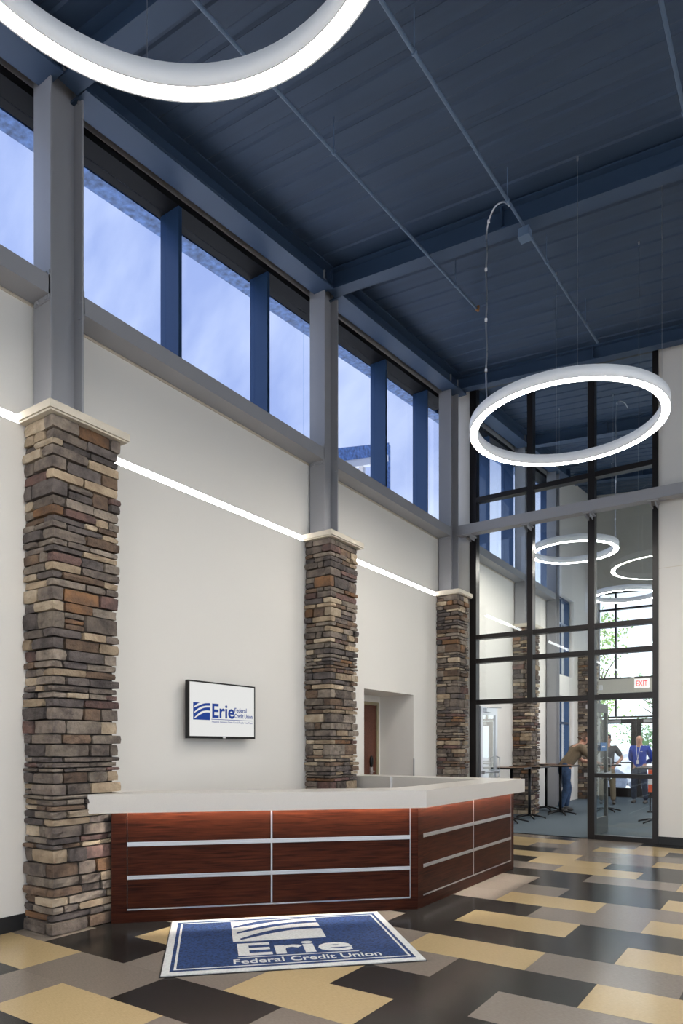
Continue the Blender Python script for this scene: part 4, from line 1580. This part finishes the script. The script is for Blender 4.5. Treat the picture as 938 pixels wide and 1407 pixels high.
def person(loc, rz, label, J, shirt, trousers, hair, hair_kind, sleeves='short', shoe=M_shoe):
    """J holds joints in local axes: x to the person's right, y ahead, z up"""
    t = tag(empty('person', loc, rz), label, 'person')
    V = {k: Vector(v) for k, v in J.items()}
    P, E, idx = [], [], {}

    def add(k, p, r, link_to=None):
        idx[k] = len(P)
        P.append((p[0], p[1], p[2], r))
        if link_to is not None:
            E.append((idx[link_to], idx[k]))
    up = (V['neck'] - V['pelvis']).normalized()
    add('pelvis', V['pelvis'], (.15, .115))
    add('waist', V['pelvis'].lerp(V['chest'], .45), (.145, .11), 'pelvis')
    add('chest', V['chest'], (.165, .12), 'waist')
    add('upper', V['chest'].lerp(V['neck'], .6), (.12, .09), 'chest')
    add('neck', V['neck'], .058, 'upper')
    hd = V['head'] - V['neck']
    add('jaw', V['neck'].lerp(V['head'], .55) + V['face'] * .02, (.068, .075), 'neck')
    add('skull', V['head'], (.080, .096), 'jaw')
    add('upper_skull', V['head'] + hd.normalized() * .058, (.070, .086), 'skull')
    add('crown', V['head'] + hd.normalized() * .105, (.032, .038), 'upper_skull')
    for s_ in ('r', 'l'):
        add('sh' + s_, V['sh' + s_], .066, 'upper')
        add('ua' + s_, V['sh' + s_].lerp(V['el' + s_], .5), .053, 'sh' + s_)
        add('el' + s_, V['el' + s_], .042, 'ua' + s_)
        add('fa' + s_, V['el' + s_].lerp(V['wr' + s_], .35), .042, 'el' + s_)
        add('wr' + s_, V['wr' + s_], .028, 'fa' + s_)
        d = (V['wr' + s_] - V['el' + s_]).normalized()
        thumb = V.get('th' + s_, Vector((0, 1, 0)))
        thumb = (thumb - d * thumb.dot(d)).normalized()
        palm, chains, r = hand_pts(V['wr' + s_], d, thumb)
        add('pa' + s_, palm, (.036, .018), 'wr' + s_)
        for q, ch in enumerate(chains):
            prev = 'pa' + s_
            for w_, p in enumerate(ch[1:]):
                key = 'f%s%d%d' % (s_, q, w_)
                add(key, p, r * (1.1 - .12 * w_), prev)
                prev = key
        add('hip' + s_, V['hip' + s_], .10, 'pelvis')
        add('thi' + s_, V['hip' + s_].lerp(V['kn' + s_], .45), .083, 'hip' + s_)
        add('kn' + s_, V['kn' + s_], .058, 'thi' + s_)
        add('ca' + s_, V['kn' + s_].lerp(V['an' + s_], .35), .056, 'kn' + s_)
        add('an' + s_, V['an' + s_], .04, 'ca' + s_)
    body = skin_mesh('body', P, E, 0, M_skin, t)
    # shirt over the trunk and sleeves
    e = .016
    Q = [(*V['pelvis'].lerp(V['chest'], -.28), (.176, .15)), (*V['pelvis'].lerp(V['chest'], .5), (.168, .135)), (*V['chest'], (.185, .14)), (*V['chest'].lerp(V['neck'], .6), (.14, .108)), (*V['chest'].lerp(V['neck'], .9), (.075, .072))]
    QE = [(0, 1), (1, 2), (2, 3), (3, 4)]
    for s_ in ('r', 'l'):
        o = len(Q)
        Q.append((*V['sh' + s_], .084))
        QE.append((3, o))
        if sleeves == 'long':
            ch = [(V['sh' + s_].lerp(V['el' + s_], .5), .072), (V['el' + s_], .062), (V['el' + s_].lerp(V['wr' + s_], .5), .055), (V['el' + s_].lerp(V['wr' + s_], .95), .042)]
        else:
            ch = [(V['sh' + s_].lerp(V['el' + s_], .45), .074), (V['sh' + s_].lerp(V['el' + s_], .85), .068)]
        for p, r in ch:
            Q.append((*p, r))
            QE.append((len(Q) - 2, len(Q) - 1))
    skin_mesh('shirt', Q, QE, 0, shirt, t)
    # trousers
    Q = [(*V['pelvis'].lerp(V['chest'], .3), (.158, .122)), (*V['pelvis'], (.165, .13))]
    QE = [(0, 1)]
    for s_ in ('r', 'l'):
        prev = 1
        for p, r in ((V['hip' + s_], .118), (V['hip' + s_].lerp(V['kn' + s_], .45), .103), (V['kn' + s_], .078), (V['kn' + s_].lerp(V['an' + s_], .45), .074), (V['an' + s_] + Vector((0, 0, .0)), .066)):
            Q.append((*p, r))
            QE.append((prev, len(Q) - 1))
            prev = len(Q) - 1
    skin_mesh('trousers', Q, QE, 1, trousers, t)
    for s_ in ('r', 'l'):
        a = V['an' + s_]
        f = V.get('ft', Vector((0, 1, 0)))
        Q = [(a.x, a.y, .075, .048), (a.x - f.x * .05, a.y - f.y * .05, .042, .041), (a.x + f.x * .09, a.y + f.y * .09, .042, (.046, .04)), (a.x + f.x * .17, a.y + f.y * .17, .036, (.044, .034))]
        sh = skin_mesh('shoe', Q, [(0, 1), (0, 2), (2, 3)], 0, shoe, t, 2)
    # face
    F = V['face'].normalized()
    Sd = F.cross(hd.normalized()).normalized()
    U = hd.normalized()
    c = V['head']
    mb = MB()
    for q in (-1, 1):
        p = c + F * .084 + Sd * .031 * q + U * .012
        mb.ellipsoid(p, (.012, .012, .008), 8, 6)
    mb.build('eye', M_dkhair, t, True, True)
    mb = MB()
    mb.tube([c + F * .085 + U * .012, c + F * .108 - U * .03, c + F * .084 - U * .038], [.008, .014, .01], 7)
    mb.build('nose', M_skin, t, True, True)
    mb = MB()
    for q in (-1, 1):
        mb.ellipsoid(c + Sd * .08 * q - U * .005 - F * .005, (.014, .02, .032), 8, 6)
    mb.build('ear', M_skin, t, True, True)
    mb = MB()
    mb.tube([c + F * .083 - U * .058 - Sd * .024, c + F * .09 - U * .06, c + F * .083 - U * .058 + Sd * .024], .006, 6)
    mb.build('mouth', mat('lips_%d' % len(MATS), (.35, .13, .10), .5), t, True, True)
    if hair_kind == 'full':
        Q = [(*(c + U * .02 - F * .035), (.085, .08)), (*(c + U * .07 - F * .02), (.075, .08)), (*(c - U * .05 - F * .05), (.06, .045))]
        skin_mesh('hair', Q, [(0, 1), (0, 2)], 0, hair, t)
    else:
        Q = [(*(c - U * .02 - F * .05), (.07, .045)), (*(c - U * .045 - F * .055), (.06, .04))]
        skin_mesh('hair', Q, [(0, 1)], 0, hair, t)
        Q = [(*(c - U * .07 + F * .045), (.05, .042)), (*(c - U * .095 + F * .045), (.04, .035))]
        skin_mesh('beard', Q, [(0, 1)], 0, hair, t)
    return t


STAND = dict(pelvis=(0, 0, .95), chest=(0, .01, 1.28), neck=(0, .0, 1.50), head=(0, .025, 1.645), face=(0, 1, 0),
             shr=(.185, -.01, 1.43), shl=(-.185, -.01, 1.43), elr=(.27, -.12, 1.14), ell=(-.27, -.12, 1.14), wrr=(.05, -.26, 1.03), wrl=(-.05, -.26, 1.03),
             thr=(0, 0, 1), thl=(0, 0, 1), hipr=(.09, 0, .90), hipl=(-.09, 0, .90), knr=(.125, .02, .50), knl=(-.125, .02, .50), anr=(.145, -.02, .09), anl=(-.145, -.02, .09))
face_cam = math.atan2(-(-3.38), -18.75) - PI / 2      # local +y towards the viewer
p_blue = person((-3.40, 18.72, 0), PI - .12, 'bald man in a royal blue pullover standing with his hands behind his back', STAND, M_royal, M_dkjeans, M_dkhair, 'bald', 'long')
MB().box((-.03, .150, 1.02), (.03, .156, 1.12)).build('badge', M_signwhite, p_blue, False, True)
mb = MB()
mb.tube([(-.05, .085, 1.50), (-.03, .145, 1.32), (0, .158, 1.12)], .006, 5)
mb.tube([(.05, .085, 1.50), (.03, .145, 1.32), (0, .158, 1.12)], .006, 5)
mb.build('lanyard', M_signwhite, p_blue, False, True)
MB().box((-.115, .14, 1.33), (-.065, .150, 1.345)).build('shirt_emblem', M_signwhite, p_blue, False, True)

J = dict(STAND)
J.update(elr=(.36, -.08, 1.18), wrr=(.2, .03, 1.0), ell=(-.36, -.08, 1.18), wrl=(-.2, .03, 1.0), head=(0, .03, 1.64))
person((-4.02, 17.95, 0), PI * 1.1, 'person in a charcoal polo with hands on hips, half hidden by the open door leaf', J, M_charcoal_polo, M_khaki, M_dkhair, 'full', 'short')

BEND = dict(pelvis=(0, -.02, .95), chest=(0, .22, 1.23), neck=(0, .36, 1.42), head=(0, .45, 1.55), face=(0, .9, -.35),
            shr=(.20, .29, 1.35), shl=(-.20, .29, 1.35), elr=(.27, .50, 1.08), ell=(-.27, .50, 1.08), wrr=(.10, .70, 1.035), wrl=(-.10, .70, 1.035),
            thr=(-1, 0, .2), thl=(1, 0, .2), hipr=(.09, -.02, .90), hipl=(-.09, -.02, .90), knr=(.12, -.02, .49), knl=(-.12, .14, .50), anr=(.13, -.16, .09), anl=(-.13, .08, .09))
p_bend = person((-4.36, 15.40, 0), -math.radians(50), 'man in an olive shirt and blue jeans leaning on a bistro table', BEND, M_olive, M_jeans, M_hair, 'full', 'short')
p_bend.scale = (1.06, 1.06, 1.06)
t = tag(empty('paper_sheet', (-3.66, 15.98, 1.066), -.6), 'white paper sheet on the table under the leaning man', 'paper')
MB().box((-.11, -.14, 0), (.11, .14, .003)).build('sheet', M_signwhite, t, False, True)

# ------------------------------------------------------------------ outside
structure(MB().box((-60, FY + .25, -.2), (60, 90, -.03)).build('ground', M_pave), 'pale paving outside the entrance')
structure(MB().box((-60, -40, -.25), (-5.6, FY + .25, -.03)).build('ground_side', M_pave), 'ground along the window wall')
structure(MB().box((RX + .3, -40, -.25), (60, FY + .25, -.03)).build('ground_far', M_pave), 'ground on the daylight side')
structure(MB().box((-5.6, -40, -.25), (RX + .3, BY - .3, -.03)).build('ground_back', M_pave), 'ground behind the building')


def boulder(x, y, r, label, seed):
    rg = random.Random(seed)
    bm = bmesh.new()
    bmesh.ops.create_icosphere(bm, subdivisions=2, radius=1)
    for v in bm.verts:
        k = 1 + rg.uniform(-.14, .14)
        v.co = Vector((v.co.x * r * 1.2 * k, v.co.y * r * k, v.co.z * r * .85 * k + r * .6))
    me = bpy.data.meshes.new('boulder')
    bm.to_mesh(me)
    bm.free()
    me.materials.append(M_rock)
    o = link('boulder', me)
    o.location = (x, y, -.03)
    tag(o, label, 'boulder', 'boulders outside the entrance')


for k, (x, y, r) in enumerate(((-5.6, 25.3, .5), (-4.3, 24.4, .4), (-7.2, 26.9, .7), (-5.2, 28.2, .8), (-3.3, 26.4, .5), (-8.6, 30.0, .9), (-5.6, 32.0, 1.1))):
    boulder(x, y, r, ('pale boulder outside the entrance doors, %s' % ('left of the door glass', 'low one right behind the door glass', 'second row beside the wall', 'large one in the middle of the door glass', 'one behind the man in blue', 'largest one in the third row', 'farthest one under the trees')[k]), 60 + k)


def tree(x, y, h_, r, label, seed, m, n=900, leaf=.10):
    rg = random.Random(seed)
    t = tag(empty('tree', (x, y, -.03)), label, 'tree', 'trees outside the entrance')
    MB().tube([(0, 0, 0), (.1, .05, h_ * .35), (-.05, .1, h_ * .7)], [.16, .12, .05], 8).build('trunk', M_bark, t, True, True)
    for k in range(5):
        a = 2 * PI * k / 5 + rg.random()
        z = h_ * rg.uniform(.35, .6)
        MB().tube([(0, 0, z), (math.cos(a) * r * .4, math.sin(a) * r * .4, z + h_ * .14), (math.cos(a) * r * .75, math.sin(a) * r * .75, z + h_ * .22)], [.06, .04, .015], 6).build('branch', M_bark, t, True, True)
    mb = MB()
    cl = [(Vector((rg.gauss(0, .5) * r, rg.gauss(0, .5) * r, h_ * rg.uniform(.3, .95))), rg.uniform(.3, .6)) for _ in range(16)]
    for k in range(n):
        c, q = rg.choice(cl)
        p = c + Vector((rg.gauss(0, q), rg.gauss(0, q), rg.gauss(0, q * .8)))
        a = Vector((rg.uniform(-1, 1), rg.uniform(-1, 1), rg.uniform(-1, 1))).normalized() * leaf
        b = a.cross(Vector((rg.uniform(-1, 1), rg.uniform(-1, 1), rg.uniform(-1, 1)))).normalized() * leaf * .5
        mb.add([p - a, p + b, p + a, p - b], [(0, 1, 2, 3)])
    mb.build('crown', m, t, False, True)


tree(-8.1, 34.0, 8.2, 1.2, 'slender pale green tree left of the entrance windows', 3, M_leaf, 1100)
tree(-11.0, 42.0, 6.2, 2.2, 'low bushy tree behind the boulders', 4, M_leaf, 5000)
tree(-6.4, 44.0, 5.6, 2.2, 'dark green bushy tree in the middle of the transom', 5, M_leaf2, 5000)
tree(-2.5, 37.0, 4.9, 1.8, 'pale green bush right of the transom mullion', 6, M_leaf, 5000)
tree(-14.5, 34.0, 5.5, 2.2, 'green bush behind the side windows', 8, M_leaf2, 4000)


# neighbouring roof edge glimpsed through the clerestory
t = tag(empty('neighbouring_canopy', (-8.2, 12.6, -.03)), 'blue roof edge with a white band seen through the second clerestory window group', 'canopy')


def slope_band(nm, y0, y1, z0, z1, th, m, x0=-8.0, x1=-8.6):
    MB().hexa([(x0, y0, z0 - th), (x0, y1, z1 - th), (x1, y1, z1 - th), (x1, y0, z0 - th), (x0, y0, z0), (x0, y1, z1), (x1, y1, z1), (x1, y0, z0)]).build(nm, m, t)


slope_band('roof_edge', 11.5, 13.85, 7.62, 8.62, .28, M_soffit)
slope_band('fascia', 11.5, 13.85, 7.34, 8.34, .16, M_signwhite, -8.02, -8.5)
MB().box((-8.1, 12.85, -.03), (-8.2, 12.95, 7.75)).build('post', M_signwhite, t)
MB().box((-8.05, 13.75, -.03), (-8.3, 14.0, 8.62)).build('post', M_soffit, t)
